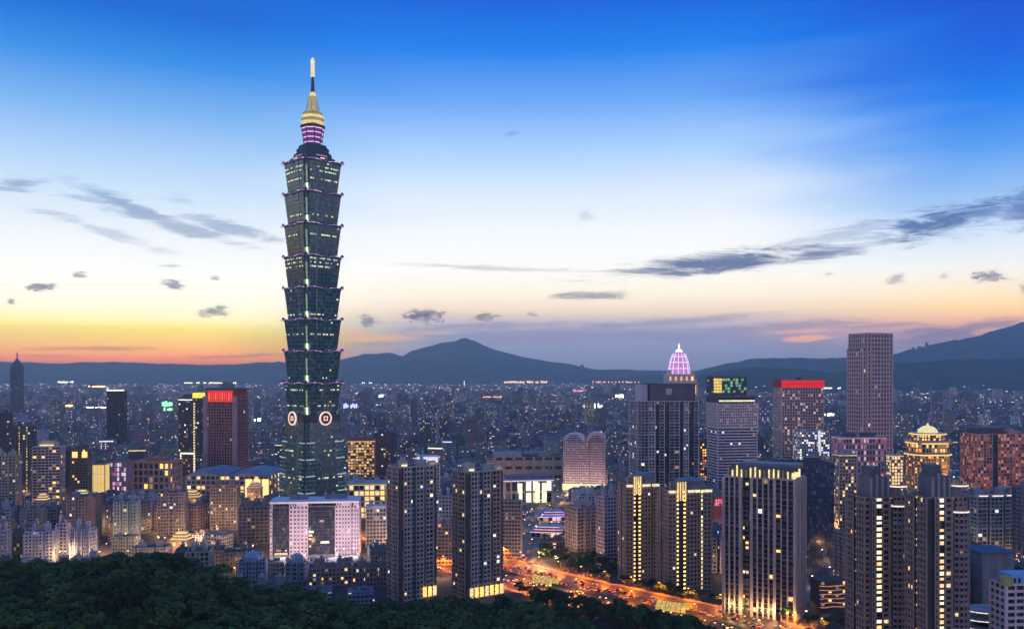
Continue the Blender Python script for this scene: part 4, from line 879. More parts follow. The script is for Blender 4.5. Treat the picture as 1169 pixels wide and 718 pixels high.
for k in range(12):
    x = -W*.48+W*.96*k/11; b = MB(); b.box(x-.25, x+.25, -D/2-2.2, -D/2-1.9, 5, 5.8, YEL); b.obj('uplight', root); 
for x in (-.38, -.2, .05, .2, .42): lamp(root, (W*x, -D/2-4.2, 7), (1,.58,.20), 4200, .5)
# ---- dark blue glass block behind it
root, W, D, H = simple('office_block', 'big unlit navy blue glass block right behind the large ribbed tower', 'office building', 868, 952, 528, 664, 800, 14, .6, st_(wall((.05,.07,.11), .4), wall((.04,.06,.10), .4), bay=6, fh=4, pw=.3, sh=.5, dp=.25, lit=.01, lm=(DIM,), glass=glass((.025,.045,.09), .18)), 'the navy glass block')
# ---- right foreground pair
for i, (a, c, t, Y, lb, ref) in enumerate(((966, 1036, 566, 505, 'near dark tower with a column of bright cream windows, cut by bottom edge', 'the left near cream-windowed tower'), (1034, 1106, 566, 480, 'rightmost of two near dark towers, with rounded balconies and orange-white window column', 'the right near tower'))):
    st = st_(wall((.31,.23,.20)), BLK, bay=3.1, fh=3.3, pw=.9, sh=1.3, dp=.6, lit=.03, lm=(YEL, DIM, AMB), be=4, belt=1.5,
        tags=dict(strip=dict(bay=99, lit=.93, lm=(glow((1,.80,.48), 1.7, .3), glow((1,.62,.28), 1.3, .3), glow((1,.85,.6), 1.5, .3)), pw=.2, big=1, sh=1.2, frame=BLK), am=dict(bay=99, lit=.92, lm=(AMB, AMB, DIM), pw=.3, big=1, sh=2.3, frame=BLK), rnd_=dict(bay=2.4, frame=wall((.20,.17,.17)), pw=.35, sh=1.5, lit=.02)))
    arc = []
    root, W, D, H = hero('apartment_tower', lb, 'apartment tower', a, c, t, 760, Y, 10, .75, ref, 'near dark residential towers')
    sg = [(.5,-1,''),(.35,.3,''),(.62,-.3,'strip'),(.65,.3,''),(.35,-.6,'am'),(1.3,-1.4,'')] if not i else [(.3,0,''),(.3,-.4,'am'),(.35,.4,''),(.60,-.3,'strip'),(.65,.3,''),(.32,-.6,'am'),(1.3,-1.4,'')]
    P = artic(W, D, sg, [(1,.2,''),(.4,-1,'am'),(1,.2,'')])
    wn = []; block(root, P, H, st, huts=0, wins=wn)
    # rounded balcony bay on the right
    cxb, rb = W*.30, W*.19
    PB = [(cxb+rb*math.cos(PI+PI*k/6), -D/2+1.2+rb*.75*math.sin(PI+PI*k/6), 'rnd_' if k < 6 else 'blank') for k in range(7)]
    b = MB(); hb = H-5-i*3; b.prism(PB, 0, hb, BLK); bay_ = b.obj('round_bay', root)
    f = MB(); s2 = dict(st); s2['tags'] = dict(st['tags'], rnd_=dict(bay=2.6, frame=wall((.30,.25,.25)), pw=.35, sh=1.45, lit=.02, wrap=0)); facade(f, wn, PB, 0, hb, s2); f.obj('balcony_bands', bay_)
    put_windows(root, wn)
    for (z, rr) in ((hb, 1.10), (H+6.0, 1.0)):
        q = MB(); pts = [(cxb+rb*rr*math.cos(PI+PI*k/14), -D/2+1.0+rb*rr*.78*math.sin(PI+PI*k/14)) for k in range(15)]; q.prism(pts, z, z+1.6, wall((.4,.35,.32)), bottom=True); o = q.obj('curved_cornice', root)
        q = MB()
        pts2 = [(cxb+rb*(rr+.02)*math.cos(PI+PI*k/14), -D/2+.98+rb*(rr+.02)*.78*math.sin(PI+PI*k/14)) for k in range(15)]
        q.prism(pts2, z+.4, z+1.15, glow((1,.78,.60), 1.2, .3), bottom=True); q.obj('light_strip', o)
    b = MB(); b.prism([(cxb+rb*.9*math.cos(2*PI*k/14), -D/2+6+rb*.7*math.sin(2*PI*k/14)) for k in range(14)], H, H+6, MID); b.obj('round_penthouse', root)
    b = MB(); b.box(-W*.30, W*.06, -D*.40, D*.3, H, H+12, wall((.13,.15,.18), .5)); o = b.obj('roof_tower', root)
    b = MB(); b.box(-W*.27, -W*.02, -D*.25, D*.2, H+12, H+17.5, SLATE); b.obj('roof_hut', o)
    for k in range(4):
        b = MB(); x = -W*.33+W*.40*k/3; b.box(x-.5, x+.5, -D*.40-1, -D*.40-.02, H, H+11+(k % 2)*2.5, wall((.3,.32,.36))); b.obj('roof_fin', o)
# ---- right side group
root, W, D, H = simple('apartment_tower', 'dark bay-fronted residential block with curved pale-lit cornices left of the dark edge tower', 'apartment tower', 1099, 1162, 566, 622, 750, 8, .5, st_(wall((.30,.34,.38)), SLATE, bay=3.6, fh=3.3, pw=.45, sh=.9, dp=.5, lit=.05, lm=(DIM, COOL), glass=GT, be=5, belt=2), 'the cornice-lit dark block',
    segs=[(.9,.5,''),(.3,-1.5,'ret'),(1.2,1.5,''),(.35,-2,''),(1.3,.2,'')])
for (x0, x1, yy) in ((-.5, -.27, -.5), (-.2, .08, -.56), (.18, .48, -.5)):
    b = MB(); b.box(W*x0, W*x1, D*yy-2.2, D*yy+3, H+1.2, H+2.6, wall((.5,.45,.42))); o = b.obj('cornice', root); q = MB(); q.box(W*x0+.2, W*x1-.2, D*yy-2.5, D*yy-2.21, H+1.4, H+2.4, glow((1,.82,.66), 1.1, .3)); q.obj('light_strip', o)
simple('apartment_tower', 'dark blue-grey high-rise at the right edge of the picture', 'apartment tower', 1156, 1192, 556, 650, 700, 4, .7, st_(wall((.16,.18,.22)), BLK, bay=3, fh=3.3, pw=.8, sh=1.4, lit=.03, lm=(DIM,), balc=2), 'the dark right-edge tower')
root, W, D, H = simple('office_block', 'white office block with a sky-blue top storey in the bottom right corner', 'office building', 1131, 1190, 665, 760, 470, 6, .6, st_(wall((.62,.54,.58), grime=.15), BLK, bay=4.6, fh=3.6, pw=.9, sh=1.5, dp=.7, lit=.03, lm=(DIM, YEL)), 'the white block in the corner', huts=0)
b = MB(); b.box(-W*.28, W*.55, -D*.38, D*.5, H, H+5.5, wall((.22,.42,.70), .7, grime=.15)); o = b.obj('blue_storey', root)
for k in range(6):
    if k in (2,): continue
    q = MB(); x = -W*.24+W*.13*k; q.box(x, x+W*.06, -D*.38-.2, -D*.38-.02, H+1.3, H+3.8, GB); q.obj('window', o)
b = MB(); b.lathe([(3.4, H), (3.4, H+4.2), (3.0, H+4.6)], 14, wall((.42,.40,.16)), -W*.40, -D*.3); b.obj('water_tank', root)
# curved-balcony building with reddish light
root, W, D, H = hero('apartment_block', 'low building with wavy warm-lit balconies between navy glass block and near dark tower', 'apartment block', 925, 968, 660, 712, 610, 8, .6, 'the wavy-balcony building')
b = MB(); b.prism(rect(W, D), 0, H, wall((.16,.10,.09))); b.obj('wall', root)
for k in range(6):
    z = 4+(H-5)*k/6; b = MB(); n_ = 16
    pts = [(-W/2+W*j/n_, -D/2-1.2-1.0*math.sin(j/n_*PI*3+k)) for j in range(n_+1)]+[(W/2, -D/2+.5), (-W/2, -D/2+.5)]
    b.prism(pts, z, z+1.0, wall((.45,.25,.2)), bottom=True); o = b.obj('wavy_balcony', root)
    q = MB(); pts = [(x*.99, y-.08) for x, y in pts[:-2]]+[(W/2*.98, -D/2), (-W/2*.98, -D/2)]
    q.prism(pts, z+.35, z+.62, glow((1,.45,.28), .8, .7), bottom=True); q.obj('light_strip', o)
    for j in range(4):
        if (j*7+k*3) % 5 < 2:
            q = MB(); x = -W/2+W*(j+.3)/4; q.box(x, x+W*.1, -D/2-.3, -D/2-.02, z+1.3, z+3.1, AMB if j % 2 else DIM); q.obj('lit_window', root)
# beige mid blocks seen between
simple('office_block', 'beige office block between the navy glass block and the near dark towers', 'office building', 951, 978, 520, 610, 900, 4, .8, st_(wall((.48,.38,.33)), BRN, bay=3.2, fh=3.5, lit=.30, lm=(AMB, DIM, YEL)), 'the beige block', corn=(BEI, .8, 1.2, YEL))
root, W, D, H = hero('mall', 'low maroon shop building with a pink neon sign between two residential towers', 'shop building', 812, 829, 566, 606, 880, 0, 1.0, 'the shop with pink neon sign')
b = MB(); b.prism(rect(W*1.6, D), 0, H, wall((.28,.12,.14))); b.obj('wall', root); NE = glow((1,.22,.30), 1.6, .2)
for (ox, ch) in ((-W*.32, 'a'), (0, 'b'), (W*.32, 'c')):             # three neon characters
    q = MB(); y = -D/2-.8; s = 2.0; z = H-5.5
    L = {'a': [(-1,1,1,1),(0,1.6,0,-1.6),(-1,-.2,1,-.2),(-1,-1.6,-.3,-.4),(1,-1.6,.3,-.4)], 'b': [(-1,1.6,-1,-1.6),(-1,1.4,1,1.4),(1,1.4,1,-1.6),(-1,0,1,0),(-.3,.9,.3,.9)], 'c': [(-1,1.3,1,1.3),(-1,.1,1,.1),(-1,-1.3,1,-1.3),(-.7,1.3,-.7,-1.3),(.7,1.3,.7,-1.3)]}[ch]
    for (x0, z0, x1, z1) in L: q.bar((ox+x0*s*.8, y, z+z0*s), (ox+x1*s*.8, y, z+z1*s), .33, NE, 4)
    q.obj('neon_character', root)
for k in range(3):
    b = MB(); b.box(-W*.6+k*W*.45, -W*.3+k*W*.45, -D/2-.4, -D/2-.02, 4, 14, AMB if k != 1 else YEL); b.obj('lit_window', root)
simple('office_block', 'orange-lit slim block between broad glass high-rise and white banded tower', 'office building', 797, 809, 506, 560, 1120, 0, 1, st_(RDB, BRN, bay=3, fh=3.5, lit=.55, lm=(ORG, AMB, DIM)), 'the slim orange-lit block')
# left midground landmarks
simple('apartment_tower', 'grey high-rise with stacked balconies and dark centre, left of the navy-roofed blocks', 'apartment tower', 180, 214, 562, 618, 900, 10, .7, st_(wall((.24,.24,.28)), BLK, bay=3, fh=3.2, lit=.05, lm=(DIM, COOL, YEL), balc=2), 'the stacked-balcony high-rise', segs=[(1,0,''),(.4,-1.5,''),(1,0,'')])
simple('apartment_tower', 'dim grey tower with paired window columns left of the dark gridded office', 'apartment tower', 240, 274, 553, 610, 930, 6, .7, st_(wall((.30,.27,.28)), BLK, bay=3, fh=3.3, lit=.12, lm=(DIM, YEL)), 'the paired-column tower', segs=[(1,0,''),(.3,-1,''),(1,0,'')])
simple('office_block', 'dark gridded office building left of the pinkish office complex', 'office building', 272, 314, 577, 632, 860, 9, .7, st_(wall((.20,.19,.21)), BLK, bay=4, fh=3.6, pw=1.0, sh=1.2, dp=.7, lit=.03, lm=(DIM,)), 'the dark gridded office')
for i, (a, c, t, yb_, Y) in enumerate(((28, 66, 606, 648, 770), (64, 80, 598, 640, 800), (80, 110, 603, 642, 775), (-6, 12, 606, 645, 760))):
    simple('apartment_block', ['pale blue apartment block above the forest edge, left one of three', 'slim pale blue apartment block, middle one of three above the forest edge', 'pale blue apartment block above the forest edge, right one of three', 'pale blue apartment block at the left edge above the forest'][i], 'apartment block', a, c, t, yb_, Y, (12, 0, -8, 5)[i], .6, st_(wall((.36,.42,.56)), SLATE, bay=2.8, fh=3.1, pw=1.0, sh=1.4, dp=.6, lit=.04, lm=(DIM, COOL), balc=2), ('the left pale blue block', 'the slim pale blue block', 'the right pale blue block', None)[i], segs=[(1,0,''),(.35,-1.2,''),(1,.2,''),(.35,-1.2,''),(1,0,'')] if c-a > 20 else None, grp='pale blue apartment blocks')
simple('apartment_tower', 'broad grey-brown tower with a blank brown side wall behind the pale blue blocks', 'apartment tower', 76, 116, 566, 612, 880, 8, .8, st_(wall((.25,.22,.24)), wall((.2,.15,.15)), bay=3, fh=3.2, lit=.05, lm=(DIM, WHT)), 'the grey-brown tower', segs=[(1,0,''),(.4,-1,''),(.8,0,''),(1.2,.4,'blank')])
# rounded roof apartments in front of the office complex
for i, (a, c, t, Y, f) in enumerate(((272, 305, 640, 690, 0), (326, 352, 642, 700, 0), (352, 402, 646, 690, 1), (402, 446, 646, 685, 1), (128, 160, 612, 800, 0), (150, 196, 624, 760, 0))):
    root, W, D, H = simple('apartment_block', ['low blue-grey block with a domed roof house beside the forest slope', 'low block with a curved blue roof in front of the office complex', 'brown brick low-rise with lit windows below the office complex', 'brown low-rise with a lit top floor, right neighbour of brick low-rise', 'low teal-grey block above the forest, right of the pale blue blocks', 'low wide concrete block at the forest edge on the left'][i], 'apartment block', a, c, t, t+30, Y, (10, -5, 12, 8, 0, 6)[i], .6,
        st_([wall((.26,.32,.40)), wall((.24,.30,.38)), wall((.32,.24,.24)), wall((.28,.22,.24)), wall((.24,.30,.32)), wall((.28,.29,.33))][i], DKG, bay=3.1, fh=3.2, pw=1.1, sh=1.4, lit=(.06, .06, .28, .22, .08, .06)[i], lm=(YEL, DIM, AMB)), ['the domed-roof low block', 'the curved-roof low block', 'the brick low-rise', None, None, None][i], segs=[(1,0,''),(.3,-1,''),(1,.4,''),(.3,-1,''),(1,0,'')])
    if i < 2:
        b = MB(); b.lathe([(W*.3, H+1), (W*.3, H+4), (W*.24, H+6.2), (W*.12, H+7.5), (.3, H+8)], 14, wall((.28,.42,.58), .5)); b.obj('domed_roof', root)
# low navy roof hall on the right
root, W, D, H = hero('hall', 'low hall with a wide corrugated navy roof below the cornice-lit dark block', 'hall', 1098, 1158, 628, 668, 640, 8, .9, 'the navy-roofed hall')
b = MB(); b.prism(rect(W, D), 0, H, wall((.2,.2,.23))); b.obj('wall', root); b = MB(); rf = wall((.10,.13,.22), .6)
for k in range(14):
    y0, y1 = -D/2-1+(D+2)*k/14, -D/2-1+(D+2)*(k+.92)/14; b.hexa([(-W/2-1,y0,H),(W/2+1,y0,H),(W/2+1,y1,H),(-W/2-1,y1,H),(-W/2-1,y0,H+1),(W/2+1,y0,H+1),(W/2+1,y1,H+1.4),(-W/2-1,y1,H+1.4)], rf)
b.obj('roof', root)
# curved pavilion, bottom right
root = thing('pavilion', 'small pavilion with curved white-lit roof edges near the bottom right', 'pavilion', (PX(1128, 520), 520, 0), R(10))
HERO.append(dict(px0=1108, px1=1130, pyt=690, yb=718, Y=520, cx=PX(1128, 520), r=18, w=30, d=24, rz=R(10), ref=None))
for k in range(3):
    z = PZ(694+k*9, 520); pts = [(14*math.cos(2*PI*j/20)*(1+.12*k), 10*math.sin(2*PI*j/20)*(1+.12*k)) for j in range(20)]
    b = MB(); b.prism(pts, z-.9, z, wall((.3,.3,.3)), bottom=True); o = b.obj('curved_roof', root); b = MB(); b.prism([(x*1.02, y*1.02) for x, y in pts], z-.7, z-.25, glow((1,.85,.7), 1.1, .6), bottom=True); b.obj('light_strip', o)
b = MB(); b.lathe([(8, 0), (8, PZ(712, 520))], 16, wall((.2,.2,.2))); b.obj('wall', root)

# golden lit clusters left of the tall tower
for i, (a_, c_, t_, Y_, lb) in enumerate(((204, 232, 560, 960, 'stepped building with golden lit facets between the stacked-balcony and paired-column towers'), (193, 222, 612, 800, 'small building with golden lit tiered roof at the forest edge'), (282, 300, 549, 1010, 'small pink-lit building with a stepped facade under the folded slate roof'), (40, 58, 563, 930, 'low building with warm yellow roof lights below the white gridded block'), (84, 104, 558, 935, 'low building with greenish-yellow roof terrace lights above the pale blue blocks'))):
    root, W, D, H = hero('hall', lb, 'building', a_, c_, t_, t_+18, Y_, (8, -6, 5, 0, 4)[i], .8, None); rr = random.Random(i)
    g1 = (glow((1,.62,.20), .8, .5), glow((1,.66,.25), 1.0, .5), glow((1,.55,.42), .6, .5), glow((1,.62,.2), 1.0, .5), glow((.85,.9,.35), .9, .5))[i]
    wm = wall((.42,.32,.24)); b = MB(); b.prism(rect(W, D), 0, H*.8, wm); b.obj('wall', root)
    for k in range(3):
        s_ = 1-.22*k; z_ = H*.8+k*2.4; q = MB(); q.prism(rect(W*s_+1, D*s_+1), z_, z_+1.2, wall((.36,.30,.22)), bottom=True); q.prism(rect(W*s_*.9, D*s_*.9), z_+1.2, z_+2.4, g1); q.obj('tiered_roof', root)
    nx_, nz_ = max(3, int(W/3.4)), max(3, int(H*.8/3.6))
    for u_ in range(nx_):
        for v_ in range(nz_):
            if i < 3 and rr.random() < .45 or i >= 3 and rr.random() < .12:
                q = MB(); q.box(-W/2+W*(u_+.12)/nx_, -W/2+W*(u_+.88)/nx_, -D/2-.5-rr.random(), -D/2-.02, H*.8*(v_+.15)/nz_, H*.8*(v_+.8)/nz_, g1 if rr.random() < .7 else wm); q.obj('lit_panel', root)
    lamp(root, (0, -D/2-9, H*.5), (1,.55,.2), 5000, 1)
# ------------------------------------------------------------------ ground, hills, forest slope
def gmat(name, fn):
    m = bpy.data.materials.new(name); m.use_nodes = True; q = N(m.node_tree); fn(q, q.n['Principled BSDF']); return m
def _ground(q, b):
    t = q.new('ShaderNodeTexCoord'); v = q.new('ShaderNodeTexVoronoi'); v.inputs['Scale'].default_value = .018; q.link(t.outputs['Object'], v.inputs[0])
    z = q.new('ShaderNodeTexNoise'); z.inputs['Scale'].default_value = .05; z.inputs['Detail'].default_value = 6; q.link(t.outputs['Object'], z.inputs[0])
    c = q.ramp(z.outputs[0], [(.35, (.035,.05,.035)), (.5, (.05,.05,.052)), (.7, (.085,.08,.078))]); q.link(q.mix(.3, c, v.outputs['Color'], 'MULTIPLY'), b.inputs['Base Color']); b.inputs['Roughness'].default_value = .9
def structure(o): o['kind'] = 'structure'; return o
b = MB(); GM = gmat('ground', _ground); b.quad((-13000,-250,0), (13000,-250,0), (13000,14050,0), (-13000,14050,0), GM); structure(b.obj('ground'))
def _hill(q, b):
    t = q.new('ShaderNodeTexCoord'); z = q.new('ShaderNodeTexNoise'); z.inputs['Scale'].default_value = .006; z.inputs['Detail'].default_value = 9; z.inputs['Roughness'].default_value = .7; q.link(t.outputs['Object'], z.inputs[0])
    q.link(q.ramp(z.outputs[0], [(.35, (.02,.04,.025)), (.65, (.085,.12,.07))]), b.inputs['Base Color']); b.inputs['Roughness'].default_value = 1; b.inputs['Specular IOR Level'].default_value = .05
HM = gmat('hill_forest', _hill)
from mathutils import noise as mnoise
def ridge(name, Y, pts, depth, foot, rough=1.0):
    """a mountain range with its crest through the given rows, real slopes falling to the plain"""
    nx = 260; ny = 26; x0, x1 = pts[0][0], pts[-1][0]; V = []; F_ = []
    xs = np.array([p[0] for p in pts]); ys = np.array([p[1] for p in pts])
    for j in range(ny):
        tt = -1+2*j/(ny-1)
        for i in range(nx):
            px = x0+(x1-x0)*i/(nx-1); crest = max(2, PZ(float(np.interp(px, xs, ys)), Y)); Yv = Y+tt*(foot if tt < 0 else depth); X = PX(px, Y)*(1+tt*.02)
            p = abs(tt)**1.25; h = crest*(1-p)
            nz = mnoise.fractal((X/900, Yv/900, Y/500), .9, 2.1, 6); env = min(1, abs(tt)*3.2)*(1-p)
            h += crest*.55*(nz-.28)*env+crest*.016*rough*mnoise.noise((X/90, Yv/90, 3.3))+crest*.03*mnoise.noise((X/330, Yv/330, 8.3))
            V.append((X, Yv, h-3 if abs(tt) < 1 else -6))
    for j in range(ny-1):
        for i in range(nx-1): a = j*nx+i; F_.append((a, a+1, a+nx+1, a+nx))
    me = bpy.data.meshes.new(name); me.from_pydata(V, [], F_); me.materials.append(HM)
    me.polygons.foreach_set('use_smooth', [True]*len(F_)); o = bpy.data.objects.new(name, me); C.objects.link(o); structure(o); return o
ridge('mountain', 13200, [(-150,411),(0,412),(60,414),(140,413),(200,415),(290,415),(330,412),(380,411),(410,406),(430,403),(443,401),(452,402),(459,406),(470,399),(490,395),(508,391),(522,389),(533,386.5),(545,390),(560,396),(580,401),(600,407),(625,412),(650,416),(680,421),(700,421),(730,422),(760,423),(800,424),(860,425),(1000,424),(1300,424)], 800, 2800)
ridge('mountain', 10800, [(700,431),(740,428),(770,426),(800,421),(830,414),(860,411),(900,408),(940,407),(980,406),(1020,402),(1040,397),(1060,393),(1100,387),(1125,380),(1140,374),(1155,370),(1175,364),(1230,356),(1320,350)], 1900, 2000)
ridge('mountain', 6900, [(740,440),(780,432),(800,427),(830,421),(860,417),(890,419),(920,420),(950,423),(985,420),(1000,416),(1030,413),(1060,411),(1100,408),(1140,408),(1175,405),(1240,402),(1320,400)], 1500, 950)
b = MB()
for (px, h, w_) in ((1040, 26, 18), (1047, 22, 22), (1055, 38, 14), (664, 30, 24)):
    Y = 10700 if px > 700 else 12400; base = PZ({1040: 400, 1047: 398, 1055: 397, 664: 420}[px], Y)
    q = MB(); q.box(-w_, w_, -w_*.6, w_*.6, 0, h*2, SLATE); q.box(-w_*.4, w_*.4, -w_*.3, w_*.3, h*2, h*2.4, SLATE); o = q.obj('apartment_tower', None, (PX(px, Y), Y-60, base-20))
    tag(o, {1040: 'tiny tower block on the far mountain shoulder, leftmost of three', 1047: 'tiny tower block on the far mountain shoulder, middle of three', 1055: 'tiny tower block on the far mountain shoulder, rightmost and tallest of three', 664: 'tiny hazy tower standing alone on the distant centre ridge'}[px], 'apartment tower')

SIL = [(-200,640),(0,640),(60,640),(110,636),(150,632),(190,630),(215,636),(235,645),(262,658),(290,665),(320,670),(350,680),(380,690),(410,696),(430,690),(470,692),(520,697),(560,702),(600,692),(640,704),(670,716),(700,735),(760,760),(900,800)]
sx_ = np.array([p[0] for p in SIL]); sy_ = np.array([p[1] for p in SIL])+np.interp(sx_, [0, 250, 400, 640], [24, 20, 22, 20])
SIL = 0
def hill_z(X, Y):
    px = 584.5+X/max(Y, 1)*FP; sil = float(np.interp(px, sx_, sy_))+24; Yc = float(np.interp(px, [0, 300, 700], [455, 460, 480]))
    if Y <= Yc:
        t = max(0, (Y-120)/(Yc-120)); py = 1150+(sil-1150)*(1-(1-t)**1.9); return PZ(py, Y)+1.5*mnoise.noise((X/30, Y/30, 0))
    zc = PZ(sil, Yc); return max(-2, zc*(1-((Y-Yc)/(95+zc*.4))**1.3)) if Y < Yc+95+zc*.4 else -2
V = []; F_ = []; nx, ny = 130, 70
for j in range(ny):
    Y = 60+(700-60)*j/(ny-1)
    for i in range(nx):
        px = -260+(1150+260)*i/(nx-1); X = PX(px, Y); V.append((X, Y, hill_z(X, Y) if Y > 60 else hill_z(X, 61)))
for j in range(ny-1):
    for i in range(nx-1): a = j*nx+i; F_.append((a, a+1, a+nx+1, a+nx))
me = bpy.data.meshes.new('forest_hill'); me.from_pydata(V, [], F_); me.materials.append(HM); me.polygons.foreach_set('use_smooth', [True]*len(F_)); o = bpy.data.objects.new('forest_hill', me); C.objects.link(o); structure(o)

# ------------------------------------------------------------------ roads
def _asph(q, b):
    t = q.new('ShaderNodeTexCoord'); z = q.new('ShaderNodeTexNoise'); z.inputs['Scale'].default_value = .2; z.inputs['Detail'].default_value = 6; q.link(t.outputs['Object'], z.inputs[0])
    q.link(q.ramp(z.outputs[0], [(.3, (.03,.028,.027)), (.7, (.065,.06,.058))]), b.inputs['Base Color']); b.inputs['Roughness'].default_value = .55
AS = gmat('asphalt', _asph); PV = wall((.22,.20,.19), .9); PAINT = wall((.7,.7,.68), .7)
ROAD = [(Vector(p)) for p in ((300,410),(163,545),(142,577),(88,628),(40,676),(0,720),(-60,800),(-140,930))]
AVE = [Vector(p) for p in ((-6,712),(8,780),(15,880),(30,1000),(58,1150),(90,1400))]
EAST = [Vector(p) for p in ((163,545),(230,640),(262,760),(300,900),(330,1100))]
ROADS = [(ROAD, 33), (AVE, 9), (EAST, 9)]
def offs(line, k, d):
    a = line[max(0, k-1)]; c = line[min(len(line)-1, k+1)]; t = (c-a).normalized(); return line[k]+Vector((t.y, -t.x))*d
def strip(line, d0, d1, z, m, name, step=None):
    b = MB()
    for k in range(len(line)-1):
        p = [offs(line, k, d0), offs(line, k+1, d0), offs(line, k+1, d1), offs(line, k, d1)]
        b.quad(*[(q.x, q.y, z) for q in p][::-1], m)
    return b.obj(name)
def kerb(line, d0, d1, z0, z1, m, name):
    b = MB()
    for k in range(len(line)-1):
        p = [offs(line, k, d1), offs(line, k, d0), offs(line, k+1, d0), offs(line, k+1, d1)]
        if d0 < d1: pass
        b.hexa([(q.x, q.y, z0) for q in p]+[(q.x, q.y, z1) for q in p], m)
    return b.obj(name)
for ri, (ln, hw) in enumerate(ROADS):
    structure(strip(ln, -hw, hw, .02+.006*ri, AS, 'road'))
    for s in (-1, 1): structure(kerb(ln, s*hw, s*(hw+5), 0, .15, PV, 'pavement'))
    if ri == 0: structure(kerb(ln, -1.6, 1.6, 0, .32, wall((.05,.09,.04)), 'road_median'))
    b = MB()
    for k in range(len(ln)-1):
        a, c = ln[k], ln[k+1]; L = (c-a).length; t = (c-a)/L; nn = Vector((t.y, -t.x)); s = 0
        while s < L-4:
            for d in ([-24,-20.5,-17,-13.5,-10,-6.5,6.5,10,13.5,17,20.5,24] if ri == 0 else [-3.5,0,3.5]):
                p = a+t*s+nn*d; q = a+t*(s+4)+nn*d; e = nn*.1
                b.quad((p.x-e.x,p.y-e.y,.045), (p.x+e.x,p.y+e.y,.045), (q.x+e.x,q.y+e.y,.045), (q.x-e.x,q.y-e.y,.045), PAINT)
            s += 10
    structure(b.obj('lane_markings'))
def road_dist(x, y):
    d_ = 1e9; p = Vector((x, y))
    for ln, hw in ROADS:
        for a, c in zip(ln, ln[1:]):
            t = max(0, min(1, (p-a).dot(c-a)/(c-a).length_squared)); d_ = min(d_, (p-(a+(c-a)*t)).length-hw-5)
    return d_
def along(ln, s):
    for a, c in zip(ln, ln[1:]):
        L = (c-a).length
        if s <= L: t = (c-a)/L; return a+t*s, t
        s -= L
    return None, None

# street lamps
POLE = wall((.12,.12,.12), .5); SOD = glow((1,.48,.12), 6, 0); LWH = glow((1,.86,.62), 5, 0)
def street_lamp_proto(col, m, power, spot=150):
    r = thing('street_lamp', 'x', 'street lamp', (0,0,0)); b = MB(); b.bar((0,0,0), (0,0,9), .14, POLE); b.bar((0,0,9), (2.4,0,9.7), .09, POLE); b.obj('pole', r)
    b = MB(); b.box(2.0, 3.2, -.3, .3, 9.45, 9.75, m); b.obj('lamp_head', r); lamp(r, (2.6, 0, 9.3), col, power, .5, spot); return r
def copy_tree(o, parent=None):
    c = o.copy(); C.objects.link(c); c.parent = parent
    for ch in o.children: copy_tree(ch, c)
    return c
proto = street_lamp_proto((1,.23,.012), SOD, 44000); used = False
LBL = 'sodium street lamp with an orange head on a tall pole along the broad orange road'
def put_lamp(pr, x, y, rz, label, grp, z=0):
    o = pr if not pr.get('u') else copy_tree(pr)
    if pr.get('u') and 'u' in o: del o['u']
    pr['u'] = 1; o.location = (x, y, z); o.rotation_euler = (0, 0, rz); o['label'] = label; o['group'] = grp; return o
s = 20
while True:
    p, t = along(ROAD, s)
    if p is None or s > 760: break
    an = math.atan2(t.y, t.x); nn = Vector((t.y, -t.x))
    for sg in (-1, 1):
        q = p+nn*sg*34; put_lamp(proto, q.x, q.y, an+(PI/2 if sg > 0 else -PI/2), LBL, 'sodium lamps along the broad road')
    if int(s/26) % 2: put_lamp(proto, p.x, p.y, an+PI/2, LBL, 'sodium lamps along the broad road')
    s += 26
proto2 = street_lamp_proto((1,.66,.36), LWH, 2600)
for ln, s1 in ((AVE, 700), (EAST, 620)):
    s = 40
    while s < s1:
        p, t = along(ln, s)
        if p is None: break
        nn = Vector((t.y, -t.x)); sg = 1 if int(s/36) % 2 else -1; q = p+nn*sg*10.5
        put_lamp(proto2, q.x, q.y, math.atan2(t.y, t.x)+(PI/2 if sg > 0 else -PI/2), 'warm white street lamp beside one of the side avenues', 'warm lamps along the side avenues'); s += 36
for pr in (proto, proto2):
    if 'u' in pr: del pr['u']
for o in C.objects:
    if 'u' in o: del o['u']

# cars
def car_proto(col):
    r = thing('car', 'x', 'car'); P_ = wall(col, .3, grime=0, spec=.6)
    b = MB(); b.hexa([(-2.2,-.88,.35),(2.2,-.88,.35),(2.2,.88,.35),(-2.2,.88,.35),(-2.15,-.85,.95),(2.1,-.85,.85),(2.1,.85,.85),(-2.15,.85,.95)], P_); b.obj('body', r)
    b = MB(); b.hexa([(-1.6,-.8,.93),(1.0,-.8,.9),(1.0,.8,.9),(-1.6,.8,.93),(-1.1,-.66,1.45),(.35,-.66,1.45),(.35,.66,1.45),(-1.1,.66,1.45)], GD); cb = b.obj('cabin_glass', r)
    b = MB(); b.box(-1.08, .33, -.64, .64, 1.452, 1.5, P_); b.obj('roof', cb)
    for x in (-1.4, 1.4):
        for y in (-.86, .86):
            b = MB(); i = 10; pts = [(x+.33*math.cos(2*PI*j/i), .33+.33*math.sin(2*PI*j/i)) for j in range(i)]
            b.v += [(a, y-.1, z) for a, z in pts]+[(a, y+.1, z) for a, z in pts]
            for j in range(i): b.f.append((j, (j+1) % i, i+(j+1) % i, i+j)); b.mi.append(b.mat(BLK))
            b.f += [tuple(range(i))[::-1], tuple(range(i, 2*i))]; b.mi += [0, 0]; b.obj('wheel', r)
    for y in (-.62, .62):
        b = MB(); b.box(2.08, 2.26, y-.24, y+.24, .58, .82, glow((1,.66,.30), 6, 0)); b.obj('headlight', r)
        b = MB(); b.box(-2.28, -2.1, y-.24, y+.24, .6, .85, glow((1,.05,.01), 9, 0)); b.obj('tail_light', r)
    return r
